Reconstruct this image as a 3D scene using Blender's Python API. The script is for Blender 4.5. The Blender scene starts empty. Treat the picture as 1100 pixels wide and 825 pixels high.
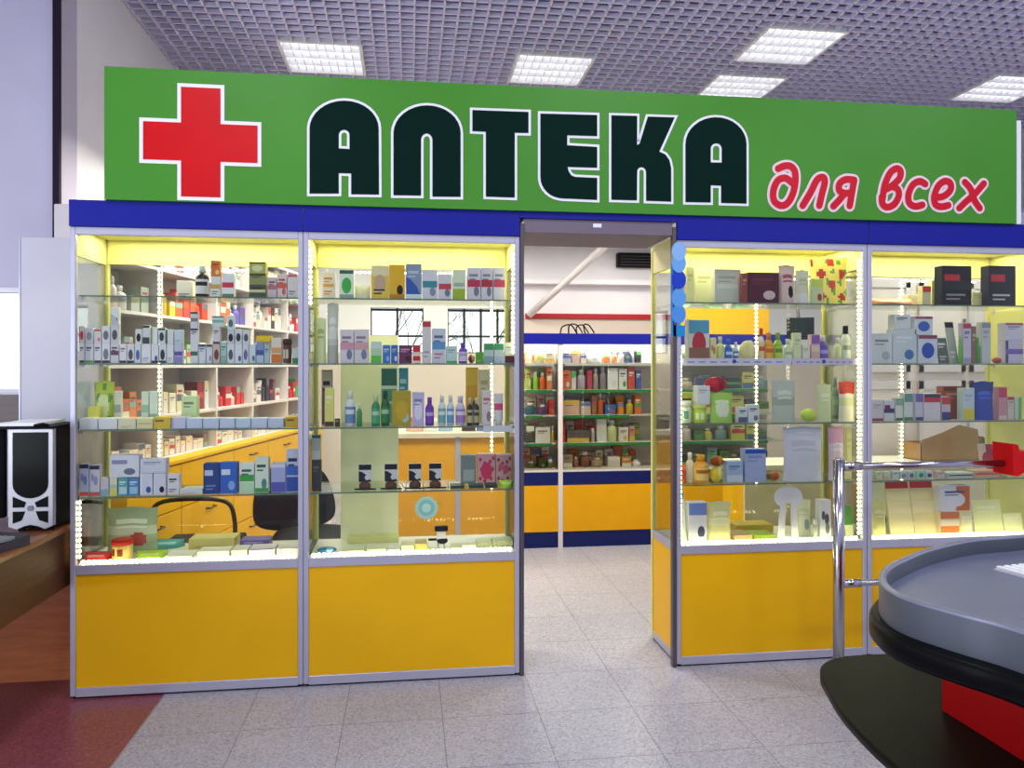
import bpy, bmesh, math, random
from mathutils import Vector, Matrix
from mathutils.geometry import tessellate_polygon

# ------------------------------------------------------------------ camera, light, exposure
SC = bpy.context.scene
COL = SC.collection
F, CX, HY, HC, TH = 830.0, 550.0, 392.0, 1.45, math.radians(7.62)
CO, SI = math.cos(TH), math.sin(TH)
cam_d = bpy.data.cameras.new('camera')
cam = bpy.data.objects.new('camera', cam_d); COL.objects.link(cam)
cam.location = (0, 0, HC); cam.rotation_euler = (math.radians(90), 0, -TH)
cam_d.sensor_fit = 'HORIZONTAL'; cam_d.sensor_width = 36; cam_d.lens = F / 1100 * 36
cam_d.shift_y = -(412.5 - HY) / 1100
cam_d.clip_start = 0.05
SC.camera = cam
vs = SC.view_settings
vs.view_transform = 'Standard'; vs.look = 'None'; vs.gamma = 1; vs.use_curve_mapping = False
vs.exposure = 0.0
SC.cycles.transparent_max_bounces = 24
SC.cycles.max_bounces = 6
SC.cycles.sample_clamp_indirect = 4
SC.cycles.caustics_reflective = False; SC.cycles.caustics_refractive = False

world = bpy.data.worlds.new('hall_daylight'); SC.world = world
world.use_nodes = True
wt = world.node_tree; bg = wt.nodes['Background']
# soft light from the hall's side, bright white winter sky beyond the windows
wc = wt.nodes.new('ShaderNodeTexCoord'); wx = wt.nodes.new('ShaderNodeSeparateXYZ')
wt.links.new(wc.outputs['Generated'], wx.inputs[0])
wr = wt.nodes.new('ShaderNodeValToRGB'); wr.color_ramp.elements[0].position = 0.45; wr.color_ramp.elements[1].position = 0.75
wr.color_ramp.elements[0].color = (0.44, 0.46, 0.62, 1); wr.color_ramp.elements[1].color = (1.9, 1.95, 2.05, 1)
wm = wt.nodes.new('ShaderNodeMath'); wm.operation = 'MULTIPLY_ADD'; wm.inputs[1].default_value = .5; wm.inputs[2].default_value = .5
wt.links.new(wx.outputs['Y'], wm.inputs[0]); wt.links.new(wm.outputs[0], wr.inputs[0]); wt.links.new(wr.outputs[0], bg.inputs[0])
bg.inputs[1].default_value = 1.12

def area_light(name, loc, rot, sx, sy, power, color):
    d = bpy.data.lights.new(name, 'AREA'); d.shape = 'RECTANGLE'; d.size = sx; d.size_y = sy
    d.energy = power; d.color = color
    o = bpy.data.objects.new(name, d); COL.objects.link(o); o.location = loc; o.rotation_euler = rot
    return o
# the hall's ceiling lamps behind the photographer
for hx in (-1.0, 1.4, 3.8):
    for hy in (-0.6, 1.8):
        area_light('hall_lamp', (hx, hy, 3.8), (0, 0, 0), 0.6, 0.6, 34, (0.95, 0.96, 1.0))
# added daylight-coloured fill, out of view on the left, aimed at the desk's end panel
area_light('desk_fill', (-3.9, 0.5, 1.15), (math.radians(90), 0, math.radians(-42)), 2.2, 1.9, 110, (0.85, 0.92, 1.0))
# the pharmacy's own ceiling lamps
for hx, hy, pw in ((-0.9, 5.2, 46), (0.6, 5.0, 34), (2.2, 5.1, 34), (3.6, 4.6, 20), (0.6, 7.3, 24), (2.4, 7.4, 20), (-0.6, 7.0, 26)):
    area_light('pharmacy_lamp', (hx, hy, 2.75), (0, 0, 0), 0.5, 0.5, pw * 1.1, (1.0, 0.94, 0.80))

# added fill light under each cabinet roof, supplementing its bead LED strips
for hx in (-.962, .022, 1.767, 2.753):
    area_light('cabinet_fill', (hx, 3.78, 2.045), (0, 0, 0), .88, .2, 6.5, (1.0, 0.93, 0.64))

# strip lamps under the heads of the far display cases
for hx, hw in ((1.037, .28), (1.687, .9), (2.65, .85)):
    area_light('far_case_lamp', (hx, 6.16, 1.60), (math.radians(20), 0, 0), hw, .06, 5.0 * hw, (1.0, 0.97, 0.9))

# ------------------------------------------------------------------ geometry of the place
Y0 = 3.57                                   # the front plane of the row of display cabinets
def P(u, v, Y):                             # a measured image point -> (X, Z) on the upright plane y = Y
    a = (u - CX) / F; b = (HY - v) / F
    t = Y / (CO - a * SI)
    return t * (a * CO + SI), HC + t * b
def G(u, v, z):                             # a measured image point -> (X, Y) on the level plane z
    a = (u - CX) / F; b = (HY - v) / F
    t = (z - HC) / b
    return t * (a * CO + SI), t * (CO - a * SI)

# ------------------------------------------------------------------ materials
_mats = {}
def lin(c): return c / 12.92 if c <= 0.04045 else ((c + 0.055) / 1.055) ** 2.4
def rgb(h):
    if len(h) == 3: h = ''.join(c * 2 for c in h)
    return tuple(lin(int(h[i:i + 2], 16) / 255) for i in (0, 2, 4))
def M(h, rough=0.5, metal=0.0, var=0.06, scale=9.0, coat=0.0):
    key = (h, rough, metal, var, scale, coat)
    if key in _mats: return _mats[key]
    m = bpy.data.materials.new('paint_' + h); m.use_nodes = True
    nt = m.node_tree; b = nt.nodes['Principled BSDF']
    b.inputs['Roughness'].default_value = rough; b.inputs['Metallic'].default_value = metal
    if coat: b.inputs['Coat Weight'].default_value = coat
    b.inputs['Specular IOR Level'].default_value = 0.22 if not metal else 0.5
    r, g, bl = rgb(h)
    if max(r, g, bl) < .03 and not coat: b.inputs['Specular IOR Level'].default_value = .06
    if var:
        tc = nt.nodes.new('ShaderNodeTexCoord'); nz = nt.nodes.new('ShaderNodeTexNoise')
        nz.inputs['Scale'].default_value = scale; nz.inputs['Detail'].default_value = 3
        nt.links.new(tc.outputs['Object'], nz.inputs['Vector'])
        rp = nt.nodes.new('ShaderNodeValToRGB')
        k0, k1 = 1 - var, 1 + var
        rp.color_ramp.elements[0].position = 0.3; rp.color_ramp.elements[1].position = 0.7
        rp.color_ramp.elements[0].color = (r * k0, g * k0, bl * k0, 1)
        rp.color_ramp.elements[1].color = (min(1, r * k1), min(1, g * k1), min(1, bl * k1), 1)
        nt.links.new(nz.outputs['Fac'], rp.inputs[0]); nt.links.new(rp.outputs[0], b.inputs['Base Color'])
    else:
        b.inputs['Base Color'].default_value = (r, g, bl, 1)
    _mats[key] = m
    return m
def emit_mat(name, color, strength, beads=0):
    m = bpy.data.materials.new(name); m.use_nodes = True; nt = m.node_tree
    nt.nodes.remove(nt.nodes['Principled BSDF'])
    e = nt.nodes.new('ShaderNodeEmission'); e.inputs[0].default_value = (*color, 1); e.inputs[1].default_value = strength
    nt.links.new(e.outputs[0], nt.nodes['Material Output'].inputs[0])
    return m
def glass_mat(name, tint, refl=1.0, rough=0.0, ior=1.45):
    m = bpy.data.materials.new(name); m.use_nodes = True; nt = m.node_tree
    nt.nodes.remove(nt.nodes['Principled BSDF'])
    t = nt.nodes.new('ShaderNodeBsdfTransparent'); t.inputs[0].default_value = (*tint, 1)
    g = nt.nodes.new('ShaderNodeBsdfGlossy'); g.inputs['Roughness'].default_value = rough
    f = nt.nodes.new('ShaderNodeFresnel'); f.inputs[0].default_value = ior
    mu = nt.nodes.new('ShaderNodeMath'); mu.operation = 'MULTIPLY'; mu.inputs[1].default_value = refl
    mx = nt.nodes.new('ShaderNodeMixShader')
    nt.links.new(f.outputs[0], mu.inputs[0]); nt.links.new(mu.outputs[0], mx.inputs[0])
    nt.links.new(t.outputs[0], mx.inputs[1]); nt.links.new(g.outputs[0], mx.inputs[2])
    nt.links.new(mx.outputs[0], nt.nodes['Material Output'].inputs[0])
    return m
GLASS = glass_mat('clear_glass', (0.97, 0.985, 0.96), 0.55)
SHELFGLASS = glass_mat('shelf_glass', (0.93, 0.97, 0.92), 0.5)
FILM = glass_mat('clear_plastic', (0.86, 0.88, 0.84), 1.0, 0.15)
ALU = M('b4b3c4', 0.38, 0.35, 0.03)
ALUD = M('6a6670', 0.4, 0.5, 0.03)
YEL = M('e6ae0c', 0.42, 0, 0.04, 3)
BLUE = M('10188a', 0.4, 0, 0.03)
CHROME = M('b9b6be', 0.18, 1.0, 0.0)
BLACK = M('0c0c0e', 0.35, 0, 0.0)
LED = emit_mat('led_strip_glow', (1.0, 0.91, 0.46), 14.0)
LEDS = emit_mat('led_strip_soft', (1.0, 0.95, 0.60), 4.0)

# ------------------------------------------------------------------ mesh helpers
class MB:
    def __init__(s): s.v = []; s.f = []; s.m = []; s.mats = []; s.sm = []
    def mi(s, mat):
        if mat not in s.mats: s.mats.append(mat)
        return s.mats.index(mat)
    def poly(s, pts, mat, smooth=False):
        n = len(s.v); s.v += [tuple(p) for p in pts]; s.f.append(tuple(range(n, n + len(pts)))); s.m.append(s.mi(mat)); s.sm.append(smooth)
    def box(s, x0, x1, y0, y1, z0, z1, mat, c=0.0, front=None):
        """a box, its twelve edges chamfered by c"""
        if x0 > x1: x0, x1 = x1, x0
        if y0 > y1: y0, y1 = y1, y0
        if z0 > z1: z0, z1 = z1, z0
        n = len(s.v); mi = s.mi(mat)
        if c <= 0:
            s.v += [(x, y, z) for z in (z0, z1) for y in (y0, y1) for x in (x0, x1)]
            fs = [(0, 2, 3, 1), (4, 5, 7, 6), (0, 1, 5, 4), (2, 6, 7, 3), (0, 4, 6, 2), (1, 3, 7, 5)]
            for f in fs: s.f.append(tuple(n + i for i in f)); s.m.append(mi); s.sm.append(False)
            return
        c = min(c, (x1 - x0) * .45, (y1 - y0) * .45, (z1 - z0) * .45)
        bm = bmesh.new()
        bmesh.ops.create_cube(bm, size=1, matrix=Matrix.Translation(((x0 + x1) / 2, (y0 + y1) / 2, (z0 + z1) / 2)) @ Matrix.Diagonal((x1 - x0, y1 - y0, z1 - z0, 1)))
        bmesh.ops.bevel(bm, geom=list(bm.edges), offset=c, segments=1 if c < .004 else 2, affect='EDGES', profile=.5)
        bm.verts.index_update()
        s.v += [tuple(v.co) for v in bm.verts]
        for f in bm.faces: s.f.append(tuple(n + v.index for v in f.verts)); s.m.append(mi); s.sm.append(False)
        bm.free()
    def prism(s, pts, axis, a0, a1, mat, smooth=False):
        """extrude a closed 2-D outline along an axis: 'y' -> pts are (x,z); 'z' -> (x,y); 'x' -> (y,z)"""
        def pt(p, a): return (p[0], a, p[1]) if axis == 'y' else ((p[0], p[1], a) if axis == 'z' else (a, p[0], p[1]))
        n = len(s.v); k = len(pts); mi = s.mi(mat)
        s.v += [pt(p, a0) for p in pts] + [pt(p, a1) for p in pts]
        tri = tessellate_polygon([[Vector((p[0], p[1], 0)) for p in pts]])
        for t in tri:
            s.f.append(tuple(n + i for i in t)); s.m.append(mi); s.sm.append(False)
            s.f.append(tuple(n + k + i for i in reversed(t))); s.m.append(mi); s.sm.append(False)
        for i in range(k):
            j = (i + 1) % k
            s.f.append((n + i, n + j, n + k + j, n + k + i)); s.m.append(mi); s.sm.append(smooth)
    def lathe(s, prof, mat, seg=20, sx=1.0, sy=1.0, ox=0, oy=0, oz=0, mats=None):
        n = len(s.v); k = len(prof)
        for r, z in prof:
            for i in range(seg):
                a = 2 * math.pi * i / seg
                s.v.append((ox + r * math.cos(a) * sx, oy + r * math.sin(a) * sy, oz + z))
        for j in range(k - 1):
            mi = s.mi(mats[j] if mats else mat)
            for i in range(seg):
                i2 = (i + 1) % seg
                s.f.append((n + j * seg + i, n + j * seg + i2, n + (j + 1) * seg + i2, n + (j + 1) * seg + i)); s.m.append(mi); s.sm.append(True)
        s.f.append(tuple(n + i for i in reversed(range(seg)))); s.m.append(s.mi(mats[0] if mats else mat)); s.sm.append(False)
        s.f.append(tuple(n + (k - 1) * seg + i for i in range(seg))); s.m.append(s.mi(mats[-1] if mats else mat)); s.sm.append(False)
    def tube(s, pts, r, mat, seg=10, closed=False):
        pts = [Vector(p) for p in pts]; n = len(s.v); mi = s.mi(mat); k = len(pts)
        up = Vector((0, 0, 1)); prev = None
        for i, p in enumerate(pts):
            d = (pts[min(i + 1, k - 1)] - pts[max(i - 1, 0)]).normalized()
            if prev is None:
                a = d.cross(up)
                if a.length < .01: a = d.cross(Vector((1, 0, 0)))
            else: a = prev - d * prev.dot(d)
            a.normalize(); prev = a; b = d.cross(a)
            for q in range(seg):
                t = 2 * math.pi * q / seg
                s.v.append(tuple(p + a * (r * math.cos(t)) + b * (r * math.sin(t))))
        for i in range(k - 1):
            for q in range(seg):
                q2 = (q + 1) % seg
                s.f.append((n + i * seg + q, n + i * seg + q2, n + (i + 1) * seg + q2, n + (i + 1) * seg + q)); s.m.append(mi); s.sm.append(True)
        s.f.append(tuple(n + q for q in reversed(range(seg)))); s.m.append(mi); s.sm.append(False)
        s.f.append(tuple(n + (k - 1) * seg + q for q in range(seg))); s.m.append(mi); s.sm.append(False)
    def ball(s, cx, cy, cz, rx, ry, rz, mat, seg=16, rings=10):
        prof = []
        n = len(s.v); mi = s.mi(mat)
        for j in range(rings + 1):
            t = math.pi * j / rings - math.pi / 2
            for i in range(seg):
                a = 2 * math.pi * i / seg
                cr = max(math.cos(t), .02)
                s.v.append((cx + rx * cr * math.cos(a), cy + ry * cr * math.sin(a), cz + rz * math.sin(t)))
        for j in range(rings):
            for i in range(seg):
                i2 = (i + 1) % seg
                s.f.append((n + j * seg + i, n + j * seg + i2, n + (j + 1) * seg + i2, n + (j + 1) * seg + i)); s.m.append(mi); s.sm.append(True)
        s.f.append(tuple(n + i for i in reversed(range(seg)))); s.m.append(mi); s.sm.append(True)
        s.f.append(tuple(n + rings * seg + i for i in range(seg))); s.m.append(mi); s.sm.append(True)
    def build(s, name, parent=None, loc=None, rotz=0):
        me = bpy.data.meshes.new(name)
        me.from_pydata(s.v, [], s.f)
        for m in s.mats: me.materials.append(m)
        me.polygons.foreach_set('material_index', s.m)
        me.polygons.foreach_set('use_smooth', s.sm)
        bm = bmesh.new(); bm.from_mesh(me); bmesh.ops.recalc_face_normals(bm, faces=bm.faces); bm.to_mesh(me); bm.free()
        me.update()
        o = bpy.data.objects.new(name, me); COL.objects.link(o)
        if parent: o.parent = parent
        if loc is not None: o.location = loc
        o.rotation_euler.z = rotz
        return o
def tag(o, label=None, cat=None, group=None, kind=None):
    if label: o['label'] = label
    if cat: o['category'] = cat
    if group: o['group'] = group
    if kind: o['kind'] = kind
    return o
def empty(name, loc, label, cat, group=None, rotz=0):
    o = bpy.data.objects.new(name, None); COL.objects.link(o); o.location = loc; o.rotation_euler.z = rotz
    o.empty_display_size = .05
    return tag(o, label, cat, group)
def bx(name, parent, mat, x0, x1, y0, y1, z0, z1, c=0.0):
    b = MB(); b.box(x0, x1, y0, y1, z0, z1, mat, c); return b.build(name, parent)
def struct(o): o['kind'] = 'structure'; return o
def smooth_loop(pts, n=6, closed=True):
    out = []; k = len(pts)
    rng = range(k) if closed else range(k - 1)
    for i in rng:
        p0, p1, p2, p3 = (Vector(pts[(i + d) % k] if closed else pts[min(max(i + d, 0), k - 1)]) for d in (-1, 0, 1, 2))
        for j in range(n):
            t = j / n
            out.append(0.5 * ((2 * p1) + (-p0 + p2) * t + (2 * p0 - 5 * p1 + 4 * p2 - p3) * t * t + (-p0 + 3 * p1 - 3 * p2 + p3) * t ** 3))
    if not closed: out.append(Vector(pts[-1]))
    return out

# ------------------------------------------------------------------ the setting
def floor_mat():
    m = bpy.data.materials.new('terrazzo_tiles'); m.use_nodes = True; nt = m.node_tree; N = nt.nodes; L = nt.links
    b = N['Principled BSDF']; b.inputs['Roughness'].default_value = .32
    tc = N.new('ShaderNodeTexCoord')
    mp = N.new('ShaderNodeMapping'); mp.inputs['Location'].default_value = (-0.138, -3.18, 0)
    L.new(tc.outputs['Object'], mp.inputs[0])
    v = N.new('ShaderNodeTexVoronoi'); v.inputs['Scale'].default_value = 150
    L.new(tc.outputs['Object'], v.inputs['Vector'])
    sp = N.new('ShaderNodeSeparateColor'); L.new(v.outputs['Color'], sp.inputs[0])
    r = N.new('ShaderNodeValToRGB'); e = r.color_ramp.elements
    e[0].position = 0; e[0].color = (*rgb('8a8a96'), 1); e[1].position = 1; e[1].color = (*rgb('bcbcc6'), 1)
    q = e.new(.25); q.color = (*rgb('a2a2ac'), 1); q = e.new(.7); q.color = (*rgb('b0b0b9'), 1)
    L.new(sp.outputs[0], r.inputs[0])
    nz = N.new('ShaderNodeTexNoise'); nz.inputs['Scale'].default_value = 1.7; L.new(tc.outputs['Object'], nz.inputs['Vector'])
    mr = N.new('ShaderNodeMapRange'); mr.inputs[3].default_value = .9; mr.inputs[4].default_value = 1.08; L.new(nz.outputs[0], mr.inputs[0])
    mul = N.new('ShaderNodeMix'); mul.data_type = 'RGBA'; mul.blend_type = 'MULTIPLY'; mul.inputs[0].default_value = 1
    L.new(r.outputs[0], mul.inputs[6]); L.new(mr.outputs[0], mul.inputs[7])
    br = N.new('ShaderNodeTexBrick'); br.offset = 0; br.inputs['Scale'].default_value = 1
    br.inputs['Brick Width'].default_value = .4; br.inputs['Row Height'].default_value = .4
    br.inputs['Mortar Size'].default_value = .0025; br.inputs['Mortar Smooth'].default_value = .3
    br.inputs['Color1'].default_value = (1, 1, 1, 1); br.inputs['Color2'].default_value = (.93, .93, .95, 1); br.inputs['Mortar'].default_value = (.45, .44, .46, 1)
    L.new(mp.outputs[0], br.inputs['Vector'])
    m2 = N.new('ShaderNodeMix'); m2.data_type = 'RGBA'; m2.blend_type = 'MULTIPLY'; m2.inputs[0].default_value = .85
    L.new(mul.outputs[2], m2.inputs[6]); L.new(br.outputs['Color'], m2.inputs[7]); L.new(m2.outputs[2], b.inputs['Base Color'])
    return m
def speckle(name, c0, c1, scale, rough):
    m = bpy.data.materials.new(name); m.use_nodes = True; nt = m.node_tree; N = nt.nodes; L = nt.links
    b = N['Principled BSDF']; b.inputs['Roughness'].default_value = rough
    tc = N.new('ShaderNodeTexCoord'); v = N.new('ShaderNodeTexVoronoi'); v.inputs['Scale'].default_value = scale
    L.new(tc.outputs['Object'], v.inputs['Vector'])
    sp = N.new('ShaderNodeSeparateColor'); L.new(v.outputs['Color'], sp.inputs[0])
    r = N.new('ShaderNodeValToRGB'); r.color_ramp.elements[0].color = (*rgb(c0), 1); r.color_ramp.elements[1].color = (*rgb(c1), 1)
    L.new(sp.outputs[0], r.inputs[0]); L.new(r.outputs[0], b.inputs['Base Color'])
    return m
def wood(name, c0, c1, axis=0, rough=.4):
    m = bpy.data.materials.new(name); m.use_nodes = True; nt = m.node_tree; N = nt.nodes; L = nt.links
    b = N['Principled BSDF']; b.inputs['Roughness'].default_value = rough
    tc = N.new('ShaderNodeTexCoord'); mp = N.new('ShaderNodeMapping'); s = [14, 14, 14]; s[axis] = 1.2
    mp.inputs['Scale'].default_value = s; L.new(tc.outputs['Object'], mp.inputs[0])
    nz = N.new('ShaderNodeTexNoise'); nz.inputs['Scale'].default_value = 3; nz.inputs['Detail'].default_value = 6; L.new(mp.outputs[0], nz.inputs['Vector'])
    r = N.new('ShaderNodeValToRGB'); r.color_ramp.elements[0].position = .3; r.color_ramp.elements[1].position = .7
    r.color_ramp.elements[0].color = (*rgb(c0), 1); r.color_ramp.elements[1].color = (*rgb(c1), 1)
    L.new(nz.outputs[0], r.inputs[0]); L.new(r.outputs[0], b.inputs['Base Color'])
    return m

XB = -1.066
struct(bx('floor', None, floor_mat(), XB, 6.5, -1.5, 9, -.05, 0))
struct(bx('floor_left', None, speckle('maroon_floor', '6e3444', '905058', 150, .3), -5.5, XB, -1.5, 9, -.05, 0))
WALLM = M('f1f0f6', .6, 0, .03, 2)
LAV = M('c2bed2', .6, 0, .04, 2)
BEIGE = M('d8ccc0', .6, 0, .03, 2)
XW, YW = -1.88, 4.46
WBY = 8.6
w = MB(); w.box(XW - .25, XW, YW + .25, WBY, 0, 4.4, WALLM); struct(w.build('wall_left'))
# pilaster wall on the left with its bright window
zt, zb, zs = 1.87, 1.29, 1.15
xr = P(24, 300, YW)[0]
w = MB()
w.box(XW - 3.4, XW - .0, YW, YW + .25, zt, 4.4, LAV); w.box(xr + .02, XW, YW, YW + .25, 0, zt, LAV)
w.box(XW - 3.4, xr + .02, YW, YW + .25, 0, zb - .14, LAV)
struct(w.build('wall_front_left'))
w = MB()
for a, b2, c, d in ((-3.4, xr - XW + .02, zb, zb + .03), (-3.4, xr - XW + .02, zt - .03, zt), (xr - XW - .02, xr - XW + .02, zb, zt)):
    w.box(XW + a, XW + b2, YW + .02, YW + .1, c, d, WALLM)
wn = struct(w.build('window_1'))
bx('sill', wn, wood('sill_wood', '3a2420', '4c322a', 0), XW - 3.3, xr + .015, YW - .06, YW + .2, zb - .14, zb)
bx('pane', wn, GLASS, XW - 3.3, xr, YW + .05, YW + .06, zb, zt)
struct(bx('trim_1', None, M('2a2030', .5), XW - .012, XW + .022, YW - .03, YW - .002, 2.07, 4.3))
# back wall with two windows
wins = []
for (u0, u1) in ((398, 455), (481, 553)):
    wins.append((P(u0, 372, WBY)[0], P(u1, 372, WBY)[0]))
wz0, wz1 = 1.58, P(480, 331, WBY)[1]
w = MB(); edge = XW - .25
zred = P(620, 340, WBY)[1]
for (a, b2) in wins:
    w.box(edge, a, WBY, WBY + .25, wz0, wz1, WALLM); edge = b2
w.box(edge, 6.5, WBY, WBY + .25, wz0, wz1, WALLM)
w.box(XW - .25, 6.5, WBY, WBY + .25, 0, wz0, BEIGE); w.box(XW - .25, 6.5, WBY, WBY + .25, wz1, 4.4, WALLM)
struct(w.build('wall_back'))
for i, (a, b2) in enumerate(wins):
    w = MB(); n = 2 if i == 0 else 4; bl = M('2a2a30', .5)
    for k in range(n + 1):
        xx = a + (b2 - a) * k / n
        w.box(xx - .013, xx + .013, WBY + .06, WBY + .1, wz0, wz1, bl)
    for zz in (wz0, (wz0 + wz1) / 2 - .06, wz1 - .02):
        w.box(a, b2, WBY + .06, WBY + .1, zz - .012, zz + .012, bl)
    wn = struct(w.build('window_%d' % (i + 2)))
    bx('pane', wn, GLASS, a, b2, WBY + .075, WBY + .082, wz0, wz1)
def bare_tree(x, y, seed, label):
    rng = random.Random(seed); e = empty('bare_tree', (x, y, 0), label, 'tree', None); bark = M('8a868a', .8, 0, .1)
    b = MB(); b.tube([(0, 0, 0), (.03, 0, .9), (0, .02, 1.5)], .05, bark, 8); b.build('trunk', e)
    def grow(p, d, l, r, n, out):
        q = p + d * l; out.tube([p, p + d * l * .5 + Vector((rng.uniform(-.03, .03), 0, 0)), q], r, bark, 5)
        if n:
            for _ in range(3): grow(q, (d + Vector((rng.uniform(-.8, .8), rng.uniform(-.4, .4), rng.uniform(-.3, .5)))).normalized(), l * .75, r * .62, n - 1, out)
    for k in range(4):
        b = MB(); grow(Vector((0, 0, 1.1 + .12 * k)), Vector((rng.uniform(-.9, .9), rng.uniform(-.3, .3), .8)).normalized(), .6, .013, 3, b); b.build('branch', e)
bare_tree(P(405, 350, 11.0)[0], 11.0, 2, 'bare winter tree outside the left back window')
bare_tree(P(520, 350, 14.5)[0], 14.5, 7, 'bare winter tree outside the right back window')
struct(bx('wall_right', None, WALLM, 6.2, 6.4, 3.9, WBY, 0, 4.4))
xa = P(564, 340, WBY)[0]
t = struct(bx('trim_2', None, M('b02a2e', .45), xa, xa + 2.6, WBY - .05, WBY, zred - .028, zred + .028))
w = MB(); w.box(xa - .03, xa + 2.6, WBY - .02, WBY, 1.2, zred - .03, BEIGE); struct(w.build('trim_3'))
# dropped white ceiling over the far end of the pharmacy, with a slanting boxed beam
w = MB(); w.box(XW, 6.2, 6.9, WBY, 2.86, 2.96, WALLM); struct(w.build('ceiling_dropped'))
b0 = P(569, 338, 8.5); b1 = P(672, 246, 7.1)
w = MB()
pa, pb = Vector((b0[0], 8.5, b0[1])), Vector((b1[0], 7.1, b1[1] + .02))
w.tube([pa, pb], .045, M('f2eef0', .6), 4); struct(w.build('trim_4'))
xs, zs_ = P(561, 301, WBY); xe_, _ = P(700, 301, WBY)
w = MB(); w.box(xs - .2, xe_ + .6, WBY - .16, WBY, zs_ - .05, zs_, WALLM); struct(w.build('trim_5'))
w = MB(); xs = P(562, 255, 8.3)[0]
w.box(xs, xs + 1.0, 8.55, 8.58, 2.80, 2.86, WALLM)
for q in range(15): w.box(xs + q * .07, xs + q * .07 + .02, 8.0, 8.58, 2.80, 2.86, WALLM)
struct(w.build('trim_6'))
# the lattice ceiling
HCEIL = 3.85
BAR = M('dedaf6', .5, 0, .03); VOID = M('66649a', .8, 0, .08, 1.2)
def snap(u, v):
    X, Y = G(u, v, HCEIL)
    return XW + .02 + round((X - XW - .32) / .1) * .1 + .3, -.4 + round((Y + .1) / .1) * .1 + .3
LAMPS = [snap(u, v) for u, v in ((345, 62), (588, 75), (848, 51), (790, 96), (1085, 94))]
def spans(a0, a1, c, ax):
    cuts = sorted((L[1 - ax] - .3, L[1 - ax] + .3) for L in LAMPS if abs(L[ax] - c) < .31)
    out = []
    for p, q in cuts:
        out.append((a0, p)); a0 = q
    return out + [(a0, a1)]
w = MB()
for i in range(82):
    x = XW + .02 + i * .1
    for p, q in spans(-.4, WBY, x, 0): w.box(x - .006, x + .006, p, q, HCEIL, HCEIL + .032, BAR)
for i in range(90):
    y = -.4 + i * .1
    for p, q in spans(XW, 6.3, y, 1): w.box(p, q, y - .006, y + .006, HCEIL, HCEIL + .03, BAR)
struct(w.build('ceiling'))
struct(bx('ceiling_void', None, VOID, -5.5, 6.5, -.5, 9, HCEIL + .15, HCEIL + .19))
struct(bx('ceiling_left', None, WALLM, -5.3, XW - .26, -.5, YW + .2, 4.3, 4.4))

TUBE = emit_mat('lamp_glow', (.96, .97, 1.0), 3.2)
LOUV = M('f0f0f6', .35, 0, 0)
lab = ['bright square louvre ceiling lamp, leftmost, above the sign\'s first letter', 'square louvre ceiling lamp above the middle letters of the sign',
       'square louvre ceiling lamp nearest the photographer on the right', 'ceiling lamp peeking over the sign top above its last capital', 'rightmost ceiling lamp, cut by the photo edge above the sign end']
lp = None
for i, (X, Y) in enumerate(LAMPS):
    e = empty('ceiling_light', (X, Y, HCEIL - .006), lab[i], 'ceiling lamp', 'square louvre ceiling lamps')
    if lp is None:
        hb = MB(); hb.box(-.3, .3, -.3, .3, .06, .075, LOUV)
        for a in (-1, 1):
            hb.box(a * .3 - .012, a * .3 + .012, -.3, .3, 0, .07, LOUV); hb.box(-.288, .288, a * .3 - .012, a * .3 + .012, 0, .07, LOUV)
        parts = [hb.build('housing', e)]
        for k in range(4):
            tb = MB(); yy = -.216 + k * .144; tb.box(-.27, .27, yy - .05, yy + .05, .05, .058, TUBE); parts.append(tb.build('tube', e))
        lb = MB()
        for k in range(5): yy = -.288 + k * .144; lb.prism([(yy - .022, .045), (yy, .002), (yy + .022, .045)], 'x', -.286, .286, LOUV)
        for k in range(1, 9): xx = -.288 + k * .064; lb.box(xx - .003, xx + .003, -.286, .286, .012, .046, LOUV)
        parts.append(lb.build('louver', e)); lp = parts
    else:
        for o in lp:
            c = o.copy(); c.parent = e; COL.objects.link(c)

# ------------------------------------------------------------------ the sign
YS = Y0 - .03
GREEN = M('43882a', .4, 0, .05, 2); DKGREEN = M('01201a', .6, 0, 0); WHT = M('e6e6ee', .45, 0, 0)
RED = M('c8040e', .38, 0, 0.04); RED2 = M('c60c26', .38, 0, 0)
ax0, az1 = P(112, 71, YS); ax1, _ = P(1092, 200, YS)
ZT = 2.165                                   # top of the blue fascia
sg = empty('shop_sign', ((ax0 + ax1) / 2, YS + .03, ZT), 'long green pharmacy sign with red cross and Cyrillic lettering above the cabinets', 'sign')
def toL(x, z): return (x - (ax0 + ax1) / 2, z - ZT)
w = MB(); w.box(ax0 - (ax0 + ax1) / 2, ax1 - (ax0 + ax1) / 2, -.03, .03, .0, az1 - ZT, GREEN); w.build('sign_board', sg)
w = MB(); w.box(ax1 - (ax0 + ax1) / 2, ax1 - (ax0 + ax1) / 2 + .03, -.025, .03, 0, az1 - ZT - .05, WHT); w.build('end_strip', sg)
def offs(pts, d):
    """push an outline outwards by d"""
    A = sum(pts[i][0] * pts[(i + 1) % len(pts)][1] - pts[(i + 1) % len(pts)][0] * pts[i][1] for i in range(len(pts)))
    sgn = 1 if A > 0 else -1
    out = []
    for i in range(len(pts)):
        p, q, r = Vector(pts[i - 1]), Vector(pts[i]), Vector(pts[(i + 1) % len(pts)])
        e1 = (q - p).normalized(); e2 = (r - q).normalized()
        n1 = Vector((e1.y, -e1.x)) * sgn; n2 = Vector((e2.y, -e2.x)) * sgn
        m = n1 + n2
        if m.length < .2: m = n1
        else: m = m.normalized()
        k = max(.55, m.dot(n1))
        out.append(tuple(q + m * (d / k)))
    return out
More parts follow.
